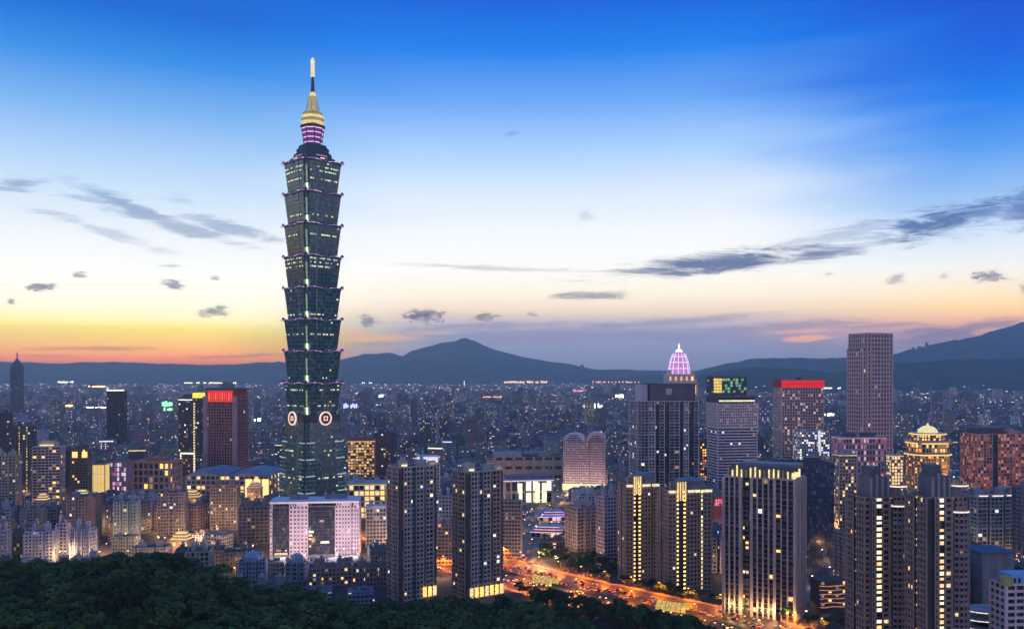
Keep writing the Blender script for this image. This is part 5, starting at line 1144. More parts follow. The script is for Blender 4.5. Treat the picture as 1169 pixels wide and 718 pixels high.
CW = [((.6,.6,.62), 'white'), ((.03,.03,.035), 'black'), ((.30,.31,.33), 'silver'), ((.55,.38,.03), 'yellow')]
protos = [[car_proto(c), n_, False] for c, n_ in CW]; rnd = random.Random(9)
def put_car(x, y, rz, k, lab, grp, z=.03):
    p = protos[k]; o = p[0] if not p[2] else copy_tree(p[0]); p[2] = True; o.location = (x, y, z); o.rotation_euler = (0, 0, rz); o['label'] = lab; o['group'] = grp
for s in range(120, 640, 8):
    for d in (-22.5,-19,-15.5,-12,-8.5,-5,5,8.5,12,15.5,19,22.5):
        if rnd.random() > .42: continue
        p, t = along(ROAD, s+rnd.uniform(-2, 2))
        if p is None: continue
        q = p+Vector((t.y, -t.x))*d; px = 584.5+q.x/q.y*FP
        if px < 540: continue
        k = rnd.choice([0,0,1,2,3,3]); put_car(q.x, q.y, math.atan2(t.y, t.x)+(PI if d < 0 else 0), k, f'{CW[k][1]} car with lights on driving in the traffic on the broad orange road', f'{CW[k][1]} cars in traffic on the road')
for s in range(60, 560, 13):
    for d in (-5, 5):
        if rnd.random() > .4: continue
        p, t = along(AVE, s); q = p+Vector((t.y, -t.x))*d; k = rnd.choice([0,1,2,3]); put_car(q.x, q.y, math.atan2(t.y, t.x)+(PI if d < 0 else 0), k, f'{CW[k][1]} car driving along the avenue beside the pale balconied block', f'{CW[k][1]} cars on the avenue')
# car park with parked cars (dark patch left of the pale blocks) - lights off: own bodies
def parked_proto(col):
    r = thing('car', 'x', 'car'); P_ = wall(col, .3, grime=0, spec=.6)
    b = MB(); b.hexa([(-2.2,-.88,.35),(2.2,-.88,.35),(2.2,.88,.35),(-2.2,.88,.35),(-2.15,-.85,.95),(2.1,-.85,.85),(2.1,.85,.85),(-2.15,.85,.95)], P_); b.obj('body', r)
    b = MB(); b.hexa([(-1.6,-.8,.93),(1.0,-.8,.9),(1.0,.8,.9),(-1.6,.8,.93),(-1.1,-.66,1.45),(.35,-.66,1.45),(.35,.66,1.45),(-1.1,.66,1.45)], GD); cb = b.obj('cabin_glass', r)
    b = MB(); b.box(-1.08, .33, -.64, .64, 1.452, 1.5, P_); b.obj('roof', cb)
    for x in (-1.4, 1.4):
        for y in (-.86, .86): b = MB(); b.box(x-.3, x+.3, y-.1, y+.1, 0, .62, BLK); b.obj('wheel', r)
    return r
pk = [[parked_proto(c), n_, False] for c, n_ in CW[:3]]
for r_ in range(5):
    for c_ in range(12):
        if rnd.random() < .25: continue
        x, y = 40+c_*3.1+r_*4, 722+r_*9-c_*1.0
        if road_dist(x, y) < 1: continue
        k = rnd.choice([0, 1, 2]); p = pk[k]; o = p[0] if not p[2] else copy_tree(p[0]); p[2] = True; o.location = (x, y, .03); o.rotation_euler = (0, 0, R(72)); o['label'] = f'{CW[k][1]} parked car on the dark car park before the pale balconied block'; o['group'] = f'{CW[k][1]} cars on the car park'
for p in protos+pk:
    if not p[2]:
        for ch in list(p[0].children_recursive)+[p[0]]: bpy.data.objects.remove(ch)
# clearing in the forest with parked vehicles
def terrace(px, Y): X = PX(px, Y); return X, Y, hill_z(X, Y)
for i, (px, Y, rz) in enumerate(((470,452,20),(476,446,20),(483,440,20),(490,434,20),(516,440,-10))):
    o = copy_tree(pk[2 if i % 2 else 0][0]); x, y, z = terrace(px, Y); o.location = (x, y, z+2.2); o.rotation_euler = (0, 0, R(rz)); o['label'] = f'{"silver" if i % 2 else "white"} parked vehicle in the small clearing at the bottom of the forest slope'; o['group'] = ('silver' if i % 2 else 'white')+' vehicles in the clearing'
root = thing('park_shelter', 'white pitched-roof shelter in the clearing at the bottom of the forest slope', 'shelter', (*terrace(550, 440)[:2], terrace(550, 440)[2]+2), R(8))
b = MB(); WR = wall((.75,.78,.82), .6); b.hexa([(-8,-4,3.2),(8,-4,3.2),(8,4,3.2),(-8,4,3.2),(-6,-.3,5),(6,-.3,5),(6,.3,5),(-6,.3,5)], WR); b.obj('roof', root)
for x in (-7, 7):
    for y in (-3.4, 3.4): b = MB(); b.box(x-.15, x+.15, y-.15, y+.15, -3, 3.2, WR); b.obj('post', root)
for i, (px, Y) in enumerate(((488, 430), (537, 432))):
    x, y, z = terrace(px, Y); r = thing('park_lamp', ('white park lamp beside the parked vehicles in the forest clearing', 'white park lamp beside the white shelter in the forest clearing')[i], 'lamp', (x, y, z)); b = MB(); b.bar((0,0,0), (0,0,12), .12, POLE); b.obj('pole', r); b = MB(); b.lathe([(.1,12),(.45,12.3),(.45,12.8),(.1,13)], 8, glow((.8,.9,1), 4, 0)); b.obj('lamp_head', r); lamp(r, (0,-1,12.4), (.7,.85,1), 500, .4)
# glowing yellow canopies at the road
for i, (px, py, L) in enumerate(((622, 666, 20), (768, 696, 22))):
    Y = GY(py); root = thing('station_canopy', ('arched yellow-lit station canopy at the near left end of the orange road', 'arched yellow-lit station canopy at the right of the orange road')[i], 'canopy', (PX(px, Y), Y, .15), R(-38 if i == 0 else -30))
    n_ = 8; g = glow((1,.66,.16), .6, .6); b = MB(); f = MB()
    for k in range(n_):
        a0, a1 = PI*k/n_, PI*(k+1)/n_; p = (math.cos(a0)*5, math.sin(a0)*5.5); q = (math.cos(a1)*5, math.sin(a1)*5.5)
        b.quad((-L/2, p[0], p[1]), (L/2, p[0], p[1]), (L/2, q[0], q[1]), (-L/2, q[0], q[1]), g)
    b.obj('lit_vault', root)
    for k in range(7):
        x = -L/2+L*k/6
        for j in range(n_): a0, a1 = PI*j/n_, PI*(j+1)/n_; f.bar((x, math.cos(a0)*5.1, math.sin(a0)*5.6), (x, math.cos(a1)*5.1, math.sin(a1)*5.6), .16, POLE, 4)
    f.obj('rib', root)
# ------------------------------------------------------------------ ordinary city
def _fac(q, b):
    uv = q.new('ShaderNodeUVMap'); uv.uv_map = 'UVMap'; s = q.new('ShaderNodeSeparateXYZ'); q.link(uv.outputs[0], s.inputs[0])
    at = q.new('ShaderNodeAttribute'); at.attribute_name = 'tint'; ai = q.new('ShaderNodeAttribute'); ai.attribute_name = 'bid'
    bid = ai.outputs['Fac']
    u = q.m('DIVIDE', s.outputs[0], q.mr(bid, 0, 1, 2.6, 3.9)); v = q.m('DIVIDE', s.outputs[1], 3.3)
    fu, fv = q.m('FRACT', u), q.m('FRACT', v)
    wu = q.mr(q.m('FRACT', q.m('MULTIPLY', bid, 7.7)), 0, 1, .22, .40)
    inu = q.m('LESS_THAN', q.m('ABSOLUTE', q.m('SUBTRACT', fu, .5)), wu); inv = q.m('LESS_THAN', q.m('ABSOLUTE', q.m('SUBTRACT', fv, .52)), .26)
    win = q.m('MULTIPLY', inu, inv)
    cv = q.new('ShaderNodeCombineXYZ'); q.link(q.m('FLOOR', u), cv.inputs[0]); q.link(q.m('FLOOR', v), cv.inputs[1]); q.link(q.m('MULTIPLY', bid, 531.0), cv.inputs[2])
    wn = q.new('ShaderNodeTexWhiteNoise'); q.link(cv.outputs[0], wn.inputs[0]); ws = q.new('ShaderNodeSeparateColor'); q.link(wn.outputs['Color'], ws.inputs[0])
    thr = q.mr(q.m('FRACT', q.m('MULTIPLY', bid, 13.3)), 0, 1, .84, .99)
    lit = q.m('MULTIPLY', q.m('GREATER_THAN', ws.outputs[0], thr), win)
    tz = q.new('ShaderNodeTexNoise'); tz.inputs['Scale'].default_value = .12; tz.inputs['Detail'].default_value = 5; tcc = q.new('ShaderNodeTexCoord'); q.link(tcc.outputs['Object'], tz.inputs[0])
    wc = q.mix(1, at.outputs['Color'], q.mr(tz.outputs[0], .3, .7, .65, 1.15), 'MULTIPLY')
    q.link(q.mix(win, wc, (.03,.035,.05,1)), b.inputs['Base Color']); q.link(q.mr(win, 0, 1, .85, .2), b.inputs['Roughness'])
    q.link(q.ramp(ws.outputs[1], [(0,(1,.42,.12)), (.35,(1,.62,.28)), (.62,(1,.85,.6)), (.8,(.75,.88,1)), (.93,(.6,.8,1)), (1,(1,.25,.3))]), b.inputs['Emission Color'])
    q.link(q.m('MULTIPLY', lit, q.mr(ws.outputs[2], 0, 1, .2, 1.5)), b.inputs['Emission Strength'])
    bp = q.new('ShaderNodeBump'); bp.inputs['Strength'].default_value = .5; bp.inputs['Distance'].default_value = .25; q.link(q.m('SUBTRACT', 1.0, win), bp.inputs['Height']); q.link(bp.outputs[0], b.inputs['Normal'])
FAC = gmat('facade', _fac); FAC.cycles.emission_sampling = 'NONE'
def _roof(q, b):
    at = q.new('ShaderNodeAttribute'); at.attribute_name = 'tint'; tz = q.new('ShaderNodeTexNoise'); tz.inputs['Scale'].default_value = .25; tz.inputs['Detail'].default_value = 6; tcc = q.new('ShaderNodeTexCoord'); q.link(tcc.outputs['Object'], tz.inputs[0])
    q.link(q.mix(1, q.mix(.55, at.outputs['Color'], (.10,.105,.12,1)), q.mr(tz.outputs[0], .3, .7, .45, 1.2), 'MULTIPLY'), b.inputs['Base Color']); b.inputs['Roughness'].default_value = .9
RFM = gmat('roof', _roof)
class City:
    def __init__(s): s.v = []; s.f = []; s.uv = []; s.t = []; s.b = []; s.mi = []
    def box(s, cx, cy, w_, d_, rz, z0, z1, tint, bid, top=True):
        c, n_ = math.cos(rz), math.sin(rz); P = [(cx+a*w_/2*c-e*d_/2*n_, cy+a*w_/2*n_+e*d_/2*c) for a, e in ((-1,-1),(1,-1),(1,1),(-1,1))]
        for k in range(4):
            p, q = P[k], P[(k+1) % 4]; L = w_ if k % 2 == 0 else d_; i = len(s.v); o = bid*97+k*40
            s.v += [(p[0],p[1],z0),(q[0],q[1],z0),(q[0],q[1],z1),(p[0],p[1],z1)]; s.f.append((i,i+1,i+2,i+3)); s.uv += [(o,z0),(o+L,z0),(o+L,z1),(o,z1)]; s.t.append(tint); s.b.append(bid); s.mi.append(0)
        if top:
            i = len(s.v); s.v += [(p[0],p[1],z1) for p in P]; s.f.append((i,i+1,i+2,i+3)); s.uv += [(0,0)]*4; s.t.append(tint); s.b.append(bid); s.mi.append(1)
    def plain(s, *a):
        k = len(s.mi); s.box(*a)
        for j in range(k, len(s.mi)): s.mi[j] = 1
    def obj(s, name, parent=None, loc=(0,0,0)):
        me = bpy.data.meshes.new(name); me.from_pydata(s.v, [], s.f); uv = me.uv_layers.new(name='UVMap'); uv.data.foreach_set('uv', np.array(s.uv, 'f').ravel())
        a = me.attributes.new('tint', 'FLOAT_COLOR', 'FACE'); a.data.foreach_set('color', np.array([(*t, 1) for t in s.t], 'f').ravel())
        a = me.attributes.new('bid', 'FLOAT', 'FACE'); a.data.foreach_set('value', np.array(s.b, 'f'))
        me.materials.append(FAC); me.materials.append(RFM); me.polygons.foreach_set('material_index', s.mi); me.update()
        o = bpy.data.objects.new(name, me); C.objects.link(o); o.location = loc
        if parent: o.parent = parent
        return o
TINTS = [((.22,.24,.28), 'grey'), ((.30,.31,.33), 'light grey'), ((.15,.17,.21), 'slate'), ((.36,.33,.30), 'beige'), ((.28,.22,.21), 'brownish'), ((.20,.26,.34), 'blue-grey'), ((.52,.52,.56), 'whitish'), ((.12,.13,.16), 'dark')]
rnd = random.Random(77)
def clear_of(x, y, r, Y0=0):
    for h in HERO:
        if (h['cx']-x)**2+(h['Y']-y)**2 < (h['r']*.92+r)**2: return False
    return road_dist(x, y) > r*.8
def cap(x, y, r, h):
    px = 584.5+x/y*FP; hw = r/y*FP
    for q in HERO:
        if q['Y'] > y and q['px0']-hw < px < q['px1']+hw: h = min(h, PZ(q['yb']+1.5, y-r))
    return h
cand = []
y = 640.0
while y < 12300:
    st_y = 29 if y < 1400 else 31 if y < 2600 else 40 if y < 5000 else 60; sx = st_y*(1.0 if y < 2500 else 1.25)
    xm = .62*y+60; x = -xm+rnd.uniform(0, sx)
    while x < xm:
        big = rnd.random(); xx, yy = x+rnd.uniform(-.18, .18)*sx, y+rnd.uniform(-.18, .18)*st_y
        dist = mnoise.noise((xx/700, yy/700, 0)); rz = R(12 if mnoise.noise((xx/1500, yy/1500, 5)) > 0 else -18)+rnd.choice((0, 0, R(2)))
        w_ = sx*rnd.uniform(.55, .9); d_ = st_y*rnd.uniform(.5, .85)
        h = rnd.uniform(13, 26)+max(0, dist)*22
        if big > .90: h = rnd.uniform(32, 58)
        if big > .985: h = rnd.uniform(60, 98)
        if y < 1100: h = rnd.uniform(18, 42)
        if y > 6600: h = min(h, 38)
        if 584.5+xx/yy*FP > 730 and yy > 6000: x += sx; continue
        r = math.hypot(w_, d_)/2; x += sx
        if mnoise.noise((xx/260, yy/260, 9)) > .48 and y > 1300: continue         # parks, school yards
        if not clear_of(xx, yy, r): continue
        if hill_z(xx, yy) > 1 if yy < 720 else False: continue
        h = cap(xx, yy, r, h)
        if h < 5: continue
        cand.append((xx, yy, w_, d_, rz, h))
    y += st_y
# what shows largest gets built as single buildings
occ = []
def score(c): 
    px = 584.5+c[0]/c[1]*FP
    if px < -5 or px > 1175: return 0
    return (c[2]/c[1])*(c[5]/c[1])*(1.0 if c[1] < 2600 else .6)
order = sorted(range(len(cand)), key=lambda i: -score(cand[i]))
sel = order[:240]; selset = set(sel)
refs = [h for h in HERO if h.get('ref')]
ORD = ['first','second','third','fourth','fifth','sixth','seventh','eighth','ninth','tenth','eleventh','twelfth','thirteenth','fourteenth','fifteenth','sixteenth','seventeenth','eighteenth','nineteenth','twentieth']
info = {}; buckets = {}
for i in sel:
    x, y, w_, d_, rz, h = cand[i]; px = 584.5+x/y*FP; py = HZ+(HC-h*.6)/y*FP
    best = min(refs, key=lambda q: abs((q['px0']+q['px1'])/2-px)*1.0+abs(min(q['yb'], 700)-py)*.9)
    c = (best['px0']+best['px1'])/2; hw = (best['px1']-best['px0'])/2
    rel = 'right of' if px > c+hw else 'left of' if px < c-hw else ('behind' if y > best['Y'] else 'in front of')
    ti = rnd.randrange(len(TINTS)); kind = 'high-rise' if h > 45 else 'mid-rise' if h > 24 else 'low block'
    dd = math.hypot(px-c, (py-min(best['yb'], 700))*1.5); buckets.setdefault((best['ref'], rel, ti, kind), []).append((dd, i)); info[i] = ti
labels = {}
for (ref, rel, ti, kind), v in buckets.items():
    v.sort()
    for k, (_, i) in enumerate(v):
        tn = TINTS[ti][1]
        labels[i] = f'{tn} {kind} {rel} {ref}' if len(v) == 1 else f'{ORD[k % 20]} {tn} {kind} {rel} {ref}, counting outward'
for i in sel:
    x, y, w_, d_, rz, h = cand[i]; ti = info[i]; tint = tuple(v*rnd.uniform(.8, 1.1) for v in TINTS[ti][0]); bid = rnd.random()
    nm = 'apartment_tower' if h > 45 else 'apartment_block'
    root = thing(nm, labels[i], 'apartment tower' if h > 45 else 'apartment block', (x, y, 0), rz, 'ordinary city blocks')
    rr = random.Random(i)
    if y < 1250:                                      # near enough for real relief
        fm = wall(tuple(round(v, 2) for v in tint)); k = rr.random()
        segs = [(1,0,''),(.35,-1.2,''),(1,.3,'')] if k < .4 else ([(1,.4,''),(.3,-1,''),(.8,0,''),(.3,-1,''),(1,.4,'')] if k < .7 else None)
        poly = artic(w_, d_, segs) if segs else rect(w_, d_)
        ws = []; block(root, poly, h, st_(fm, DKG if k < .6 else BLK, bay=rr.uniform(2.7, 3.8), fh=3.2, pw=rr.uniform(.6, 1.3), sh=rr.uniform(1, 1.6), dp=.5, lit=rr.uniform(.02, .13), lm=(DIM, DIM, YEL, DIM, COOL, glow((.9,.6,.4), .15)), balc=2 if rr.random() < .4 else 0), huts=2, seed=i, wins=ws)
        put_windows(root, ws, 14)
    else:
        c = City(); c.box(0, 0, w_, d_, 0, 0, h, tint, bid); c.obj('wall', root)
        if rr.random() < .5: c = City(); c.box(w_*rr.uniform(-.2, .2), -d_*.5-1.5, w_*.4, 3, 0, 0, h*rr.uniform(.7, .97), tint, bid); c.obj('front_wing', root)
        c = City(); c.plain(w_*.15, 0, w_*.3, d_*.35, 0, h, h+rr.uniform(2.5, 5), tint, bid); c.obj('roof_hut', root)
        c = City(); c.plain(-w_*.25, d_*.1, w_*.12, w_*.12, 0, h, h+2.4, (.3,.32,.36), bid); c.obj('water_tank', root)
        if h > 45 and rr.random() < .5:
            b = MB(); b.box(-w_*.5, w_*.5, -d_/2-.5, -d_/2-.05, h-2.2, h-.8, rr.choice([WHT, COOL, YEL, RED])); b.obj('light_strip', root)
big = City()
for i in order[240:]:
    x, y, w_, d_, rz, h = cand[i]; tint = tuple(v*rnd.uniform(.75, 1.15) for v in rnd.choice(TINTS)[0]); bid = rnd.random()
    tint = tuple(min(.7, v*(1.2 if y < 3000 else 1.1)) for v in tint); big.box(x, y, w_, d_, rz, 0, h, tint, bid)
    if y < 6000:
        big.plain(x+w_*.15, y, w_*.3, d_*.35, rz, h, h+rnd.uniform(2, 4.5), tint, bid)
        if rnd.random() < .5: big.plain(x-w_*.25, y+d_*.1, w_*.14, w_*.14, rz, h, h+2.2, (.3,.32,.36), bid)
        if rnd.random() < .4: big.box(x+w_*.3, y-d_*.4, w_*.5, d_*.4, rz, 0, h*rnd.uniform(.5, 1.25), tint, bid)
o = big.obj('distant_buildings'); o['kind'] = 'stuff'
print('generic buildings', len(cand))
# far lights: signs, stadium floods, lamps seen between roofs
LM = [glow((1,.92,.75), 3, 0), glow((1,.62,.25), 3, 0), glow((.72,.86,1), 3, 0), glow((1,.35,.12), 3, 0), glow((1,.25,.45), 2, 0), glow((.35,.9,.5), 1.5, 0), glow((.45,.5,1), 2, 0)]
b = MB(); r2 = random.Random(3)
for i in order[240:]:
    x, y, w_, d_, rz, h = cand[i]; far = y > 5200
    if r2.random() > (.30 if far else .13): continue
    m = LM[r2.choices(range(7), (9,7,6,3,1.2,.6,.5))[0]]; s = r2.uniform(.5, 1.3)*(y/2200)**.75; sx_1 = s*r2.choice((1, 1, 1.6, 3)); z = h*r2.uniform(.3, 1.0)
    b.box(x-sx_1, x+sx_1, y-d_/2-1.5-s*.3, y-d_/2-1.5, z, z+s*1.1, m)
for (px, py, wpx, hpx, Y, k) in ((108,441,26,2,3400,1),(75,436,18,2,3600,0),(80,463,10,3,2300,1),(110,465,22,2,2300,0),(190,461,14,7,2000,5),(192,467,10,4,1900,5),(290,479,16,4,2100,0),(295,461,6,4,2600,2),(660,446,12,3,3600,4),(675,464,26,4,2700,0),(680,463,8,9,2600,2),(650,497,10,4,2600,0),(551,491,14,5,2300,0),(437,452,10,4,3200,2),(530,437,2,9,5200,0),(560,453,26,2,3300,3),(600,436,50,3,7600,1),(707,452,10,5,3300,0),(1150,461,6,3,4000,0),(1100,442,40,2,6400,4),(1085,440,30,3,6500,2),(1120,446,24,2,6400,3),(700,436,60,2,7600,3),(945,473,14,4,2500,0),(945,443,30,2,5200,0),(400,463,16,6,2300,6),(420,437,14,2,7000,2),(855,505,30,6,1900,4),(1145,440,16,2,6400,3),(240,437,60,2,7000,0)):
    X = PX(px, Y); z = PZ(py, Y); w2 = wpx*Y/FP/2; h2 = hpx*Y/FP/2; n_ = max(3, int(wpx/2))
    for q in range(n_):
        if r2.random() < .25: continue
        xx = X-w2+2*w2*(q+.5)/n_; b.box(xx-w2/n_*.55, xx+w2/n_*.55, Y-4, Y+2, max(1, z-h2*r2.uniform(.5, 1)), max(3, z+h2*r2.uniform(.3, 1)), LM[k])
for q in range(2600):                                          # the glittering band where the plain meets the hills
    Y = r2.uniform(5200, 11500) if r2.random() < .75 else r2.uniform(3500, 5200); px = r2.uniform(-5, 1175)
    if px > 735: Y = r2.uniform(3900, 5950)
    X = PX(px, Y); s = r2.uniform(1.0, 3.0)*Y/7000; z = r2.uniform(18, 40); b.box(X-s*r2.choice((1,1,2)), X+s, Y, Y+s, z, z+s*1.2, LM[r2.choices(range(7), (9,8,4,4,2,.4,.4))[0]])
for q in range(26):                                            # boulevards: strings of lamps
    X, Y = 0, r2.uniform(2000, 6500); X = r2.uniform(-.58, .58)*Y; an = r2.choice((R(12), R(102), R(100), R(14))); L = r2.uniform(500, 1800); m = LM[r2.choice((0, 1, 1, 3))]; k = 0
    while k < L:
        xx, yy = X+k*math.cos(an), Y+k*math.sin(an); s = .55+yy/6000
        if not (584.5+xx/yy*FP > 730 and yy > 5900): b.box(xx-s, xx+s, yy-s, yy+s, 24, 24+s*1.4, m)
        k += 34
for q in range(90):                                            # farms and roads on the hillsides
    px = r2.uniform(380, 640) if q < 40 else r2.uniform(820, 1170); Y = 10700 if q < 40 else 6150
    if q >= 75: Y = 9300
    X = PX(px, Y); z = r2.uniform(15, 90) if q < 75 else r2.uniform(150, 330); s = r2.uniform(1.5, 3); b.box(X-s, X+s, Y-300, Y-300+s, z, z+s, LM[r2.choice((0,1,2))])
o = b.obj('distant_lights'); o['kind'] = 'stuff'
# warm street light pools between the blocks
pr3 = street_lamp_proto((1,.50,.20), glow((1,.6,.25), 6, 0), 20000, 0); n3 = 0
for q in range(1400):
    Y = r2.uniform(700, 1700); px = r2.uniform(0, 1169); X = PX(px, Y)
    ok = all((h['cx']-X)**2+(h['Y']-Y)**2 > (h['r']+4)**2 for h in HERO) and road_dist(X, Y) > 0 and all((c[0]-X)**2+(c[1]-Y)**2 > (max(c[2], c[3])*.62+3)**2 for c in cand[:2600] if abs(c[1]-Y) < 60)
    if not ok: continue
    put_lamp(pr3, X, Y, r2.uniform(0, 6.28), 'orange street lamp in the small streets between the city blocks', 'orange lamps in the side streets'); n3 += 1
    if n3 >= 170: break
for o in C.objects:
    if 'u' in o: del o['u']

# ------------------------------------------------------------------ trees
def _leaf(q, b):
    oi = q.new('ShaderNodeObjectInfo'); g = q.new('ShaderNodeNewGeometry'); wn = q.new('ShaderNodeTexNoise'); wn.inputs['Scale'].default_value = .35; q.link(g.outputs['Position'], wn.inputs['Vector'])
    w2 = q.new('ShaderNodeTexNoise'); w2.inputs['Scale'].default_value = .07; w2.inputs['Detail'].default_value = 2; q.link(g.outputs['Position'], w2.inputs['Vector'])
    f = q.m('ADD', q.m('ADD', q.m('MULTIPLY', oi.outputs['Random'], .25), q.m('MULTIPLY', wn.outputs[0], .4)), q.m('MULTIPLY', w2.outputs[0], .6)); f = q.m('SUBTRACT', f, .12)
    q.link(q.ramp(f, [(.22, (.006,.020,.007)), (.48, (.022,.060,.018)), (.75, (.085,.15,.04))]), b.inputs['Base Color']); b.inputs['Roughness'].default_value = .8; b.inputs['Specular IOR Level'].default_value = .2
LEAF = gmat('leaves', _leaf); BARK = wall((.09,.07,.05), .95)
def crown_mesh(seed, R0, H0, nleaf, ls):
    r = np.random.RandomState(seed); cl = []
    for k in range(13):
        a = r.uniform(0, 2*PI); rr = R0*math.sqrt(r.uniform(0, 1))*.72; cl.append((rr*math.cos(a), rr*math.sin(a), H0*(.45+.42*r.uniform(0, 1)*(1-(rr/R0)**2*.6)), R0*r.uniform(.30, .5)))
    V = []; F2 = []
    for k in range(nleaf):
        c = cl[r.randint(len(cl))]; d = r.normal(size=3); d /= np.linalg.norm(d); d[2] = abs(d[2])*.9-.15*r.uniform(); rad = c[3]*(r.uniform(.55, 1.08))
        p = np.array(c[:3])+d*rad*np.array((1, 1, .75)); t = np.cross(d+r.normal(size=3)*.5, (0, 0, 1)); t /= np.linalg.norm(t)+1e-6; u = np.cross(t, d); u /= np.linalg.norm(u)+1e-6; s = ls*r.uniform(.5, 1.3); i = len(V)
        V += [tuple(p-t*s-u*s*.7), tuple(p+t*s-u*s*.5+d*s*.3), tuple(p+t*s*.7+u*s*.8), tuple(p-t*s*.8+u*s*.6+d*s*.25)]; F2.append((i, i+1, i+2, i+3))
    me = bpy.data.meshes.new('crown'); me.from_pydata(V, [], F2); me.materials.append(LEAF); return me
def trunk_mesh(seed, H0, R0):
    b = MB(); r = random.Random(seed); b.bar((0,0,-2), (0,0,H0*.45), .32, BARK, 6)
    for k in range(5): a = r.uniform(0, 6.28); b.bar((0,0,H0*.38), (R0*.5*math.cos(a), R0*.5*math.sin(a), H0*.68), .16, BARK, 4)
    return b.mesh('trunk')
CM = [(crown_mesh(k, 5.4, 12, 1500, .42), trunk_mesh(k, 12, 5.4)) for k in range(5)]
SM = [(crown_mesh(20+k, 3.6, 8, 420, .45), trunk_mesh(20+k, 8, 3.6)) for k in range(3)]
rt = random.Random(31); spots = []
Y = 190.0
while Y < 545:
    px = -30.0
    while px < 760:
        X = PX(px, Y)+rt.uniform(-2.2, 2.2); yy = Y+rt.uniform(-2.2, 2.2); z = hill_z(X, yy); p2 = 584.5+X/yy*FP; pyt = HZ+(HC-z-11)/yy*FP
        if z > 3 and pyt < 750 and -25 < p2 < 740:
            clr = (458 < p2 < 496 and 426 < yy < 458) or (506 < p2 < 526 and 430 < yy < 450) or (534 < p2 < 568 and 425 < yy < 447)
            if not clr: spots.append((X, yy, z, rt.choice((rt.uniform(.6, 1.1), rt.uniform(.9, 1.5), rt.uniform(1.4, 2.1)))))
        px += 8.2/Y*FP
    Y += 7.8
spots.sort(key=lambda s: s[1]); print('trees', len(spots))
vis = [s for s in spots if HZ+(HC-s[2]-11)/s[1]*FP < 712]
rt.shuffle(vis); pick = vis[:150]; ps = set(id(s) for s in pick); rest = [s for s in spots if id(s) not in ps]
def put_tree(kind, mp, X, Y, z, s, label, grp):
    r = thing(kind, label, 'tree', (X, Y, z), rt.uniform(0, 6.28), grp); r.scale = (s, s, s*rt.uniform(.85, 1.15))
    for nm, me in (('crown', mp[0]), ('trunk', mp[1])):
        o = bpy.data.objects.new(nm, me); C.objects.link(o); o.parent = r
for (X, Y, z, s) in pick: put_tree('broadleaf_tree', CM[rt.randrange(5)], X, Y, z, s, 'dark green broadleaf tree in the dense forest on the foreground slope', 'forest trees on the foreground slope')
VV = []; FF = []; base = 0
arrs = [np.array([v.co[:] for v in m[0].vertices]) for m in CM]
for (X, Y, z, s) in rest:
    a = arrs[rt.randrange(5)]; an = rt.uniform(0, 6.28); c, s_ = math.cos(an), math.sin(an); p = a@np.array([[c, s_, 0], [-s_, c, 0], [0, 0, 1]])*s+np.array((X, Y, z)); VV.append(p)
VV = np.concatenate(VV).astype('f'); nV = len(VV); me = bpy.data.meshes.new('forest'); me.vertices.add(nV); me.vertices.foreach_set('co', VV.ravel()); me.loops.add(nV); me.loops.foreach_set('vertex_index', np.arange(nV, dtype='i'))
me.polygons.add(nV//4); me.polygons.foreach_set('loop_start', np.arange(0, nV, 4, dtype='i')); me.polygons.foreach_set('loop_total', np.full(nV//4, 4, 'i')); me.update(calc_edges=True); me.materials.append(LEAF)
o = bpy.data.objects.new('forest', me); C.objects.link(o); o['kind'] = 'stuff'
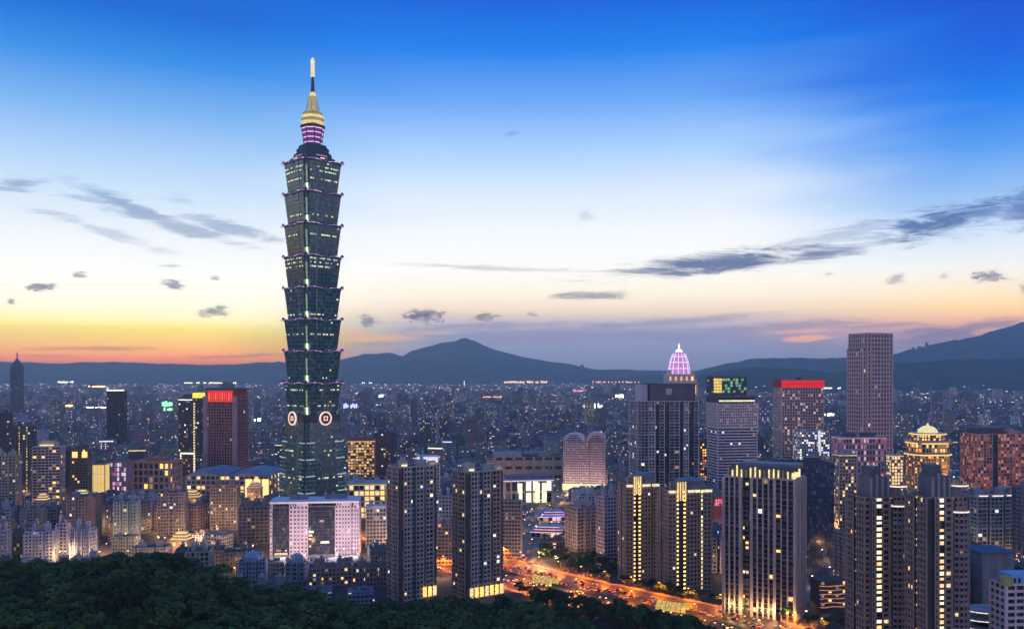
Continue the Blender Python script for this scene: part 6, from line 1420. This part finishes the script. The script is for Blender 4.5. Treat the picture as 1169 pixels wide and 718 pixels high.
# street trees
nt = 0
for s in range(60, 700, 9):
    for d in (-36.5, 36.5, -42, 42):
        p, t = along(ROAD, s)
        if p is None or rt.random() < .35: continue
        q = p+Vector((t.y, -t.x))*d; px = 584.5+q.x/q.y*FP
        if px < 560 or px > 1000 or nt > 75 or any((h['cx']-q.x)**2+(h['Y']-q.y)**2 < (h['r']*.75)**2 for h in HERO): continue
        if hill_z(q.x, q.y) > 1: continue
        put_tree('street_tree', SM[rt.randrange(3)], q.x, q.y, .1, rt.uniform(.8, 1.2), 'small dark street tree lining the broad orange road', 'street trees along the broad road'); nt += 1
for q in range(75):
    px = rt.uniform(605, 712); Y = rt.uniform(708, 860) if px < 650 else rt.uniform(705, 765); X = PX(px, Y)
    if road_dist(X, Y) < 3 or any((h['cx']-X)**2+(h['Y']-Y)**2 < (h['r']*.8)**2 for h in HERO): continue
    put_tree('park_tree', SM[rt.randrange(3)], X, Y, .1, rt.uniform(1, 1.5), 'dark round tree in the grove beside the car park', 'trees in the grove beside the car park')
n4 = 0
for s in range(40, 640, 7):                                    # dark belt of trees on the near side of the road
    for d in (-40, -47, -55, -63):
        if rt.random() < .25: continue
        p, t = along(ROAD, s+rt.uniform(-2, 2))
        if p is None: continue
        q = p+Vector((t.y, -t.x))*(d+rt.uniform(-2, 2)); px = 584.5+q.x/q.y*FP; z = max(.1, hill_z(q.x, q.y)); sc_ = rt.uniform(1.1, 1.9); top = HZ+(HC-z-8*sc_)/q.y*FP
        if px < 560 or px > 1010 or top > 730 or n4 > 75 or any((h['cx']-q.x)**2+(h['Y']-q.y)**2 < (h['r']*.8)**2 for h in HERO): continue
        put_tree('belt_tree', SM[rt.randrange(3)], q.x, q.y, z-.3, sc_, 'dark tree in the belt along the near side of the broad orange road', 'tree belt on the near side of the road'); n4 += 1
print('belt', n4)
# ------------------------------------------------------------------ air
m = bpy.data.materials.new('haze'); m.use_nodes = True; q = N(m.node_tree); q.n.remove(q.n['Principled BSDF'])
pv = q.new('ShaderNodeVolumePrincipled'); pv.inputs['Color'].default_value = (.64,.84,1,1); pv.inputs['Density'].default_value = 8e-5; pv.inputs['Anisotropy'].default_value = .5
q.link(pv.outputs[0], q.n['Material Output'].inputs['Volume'])
b = MB(); b.box(-12900, 12900, -240, 14100, -8, 900, m); o = b.obj('haze'); o['kind'] = 'stuff'
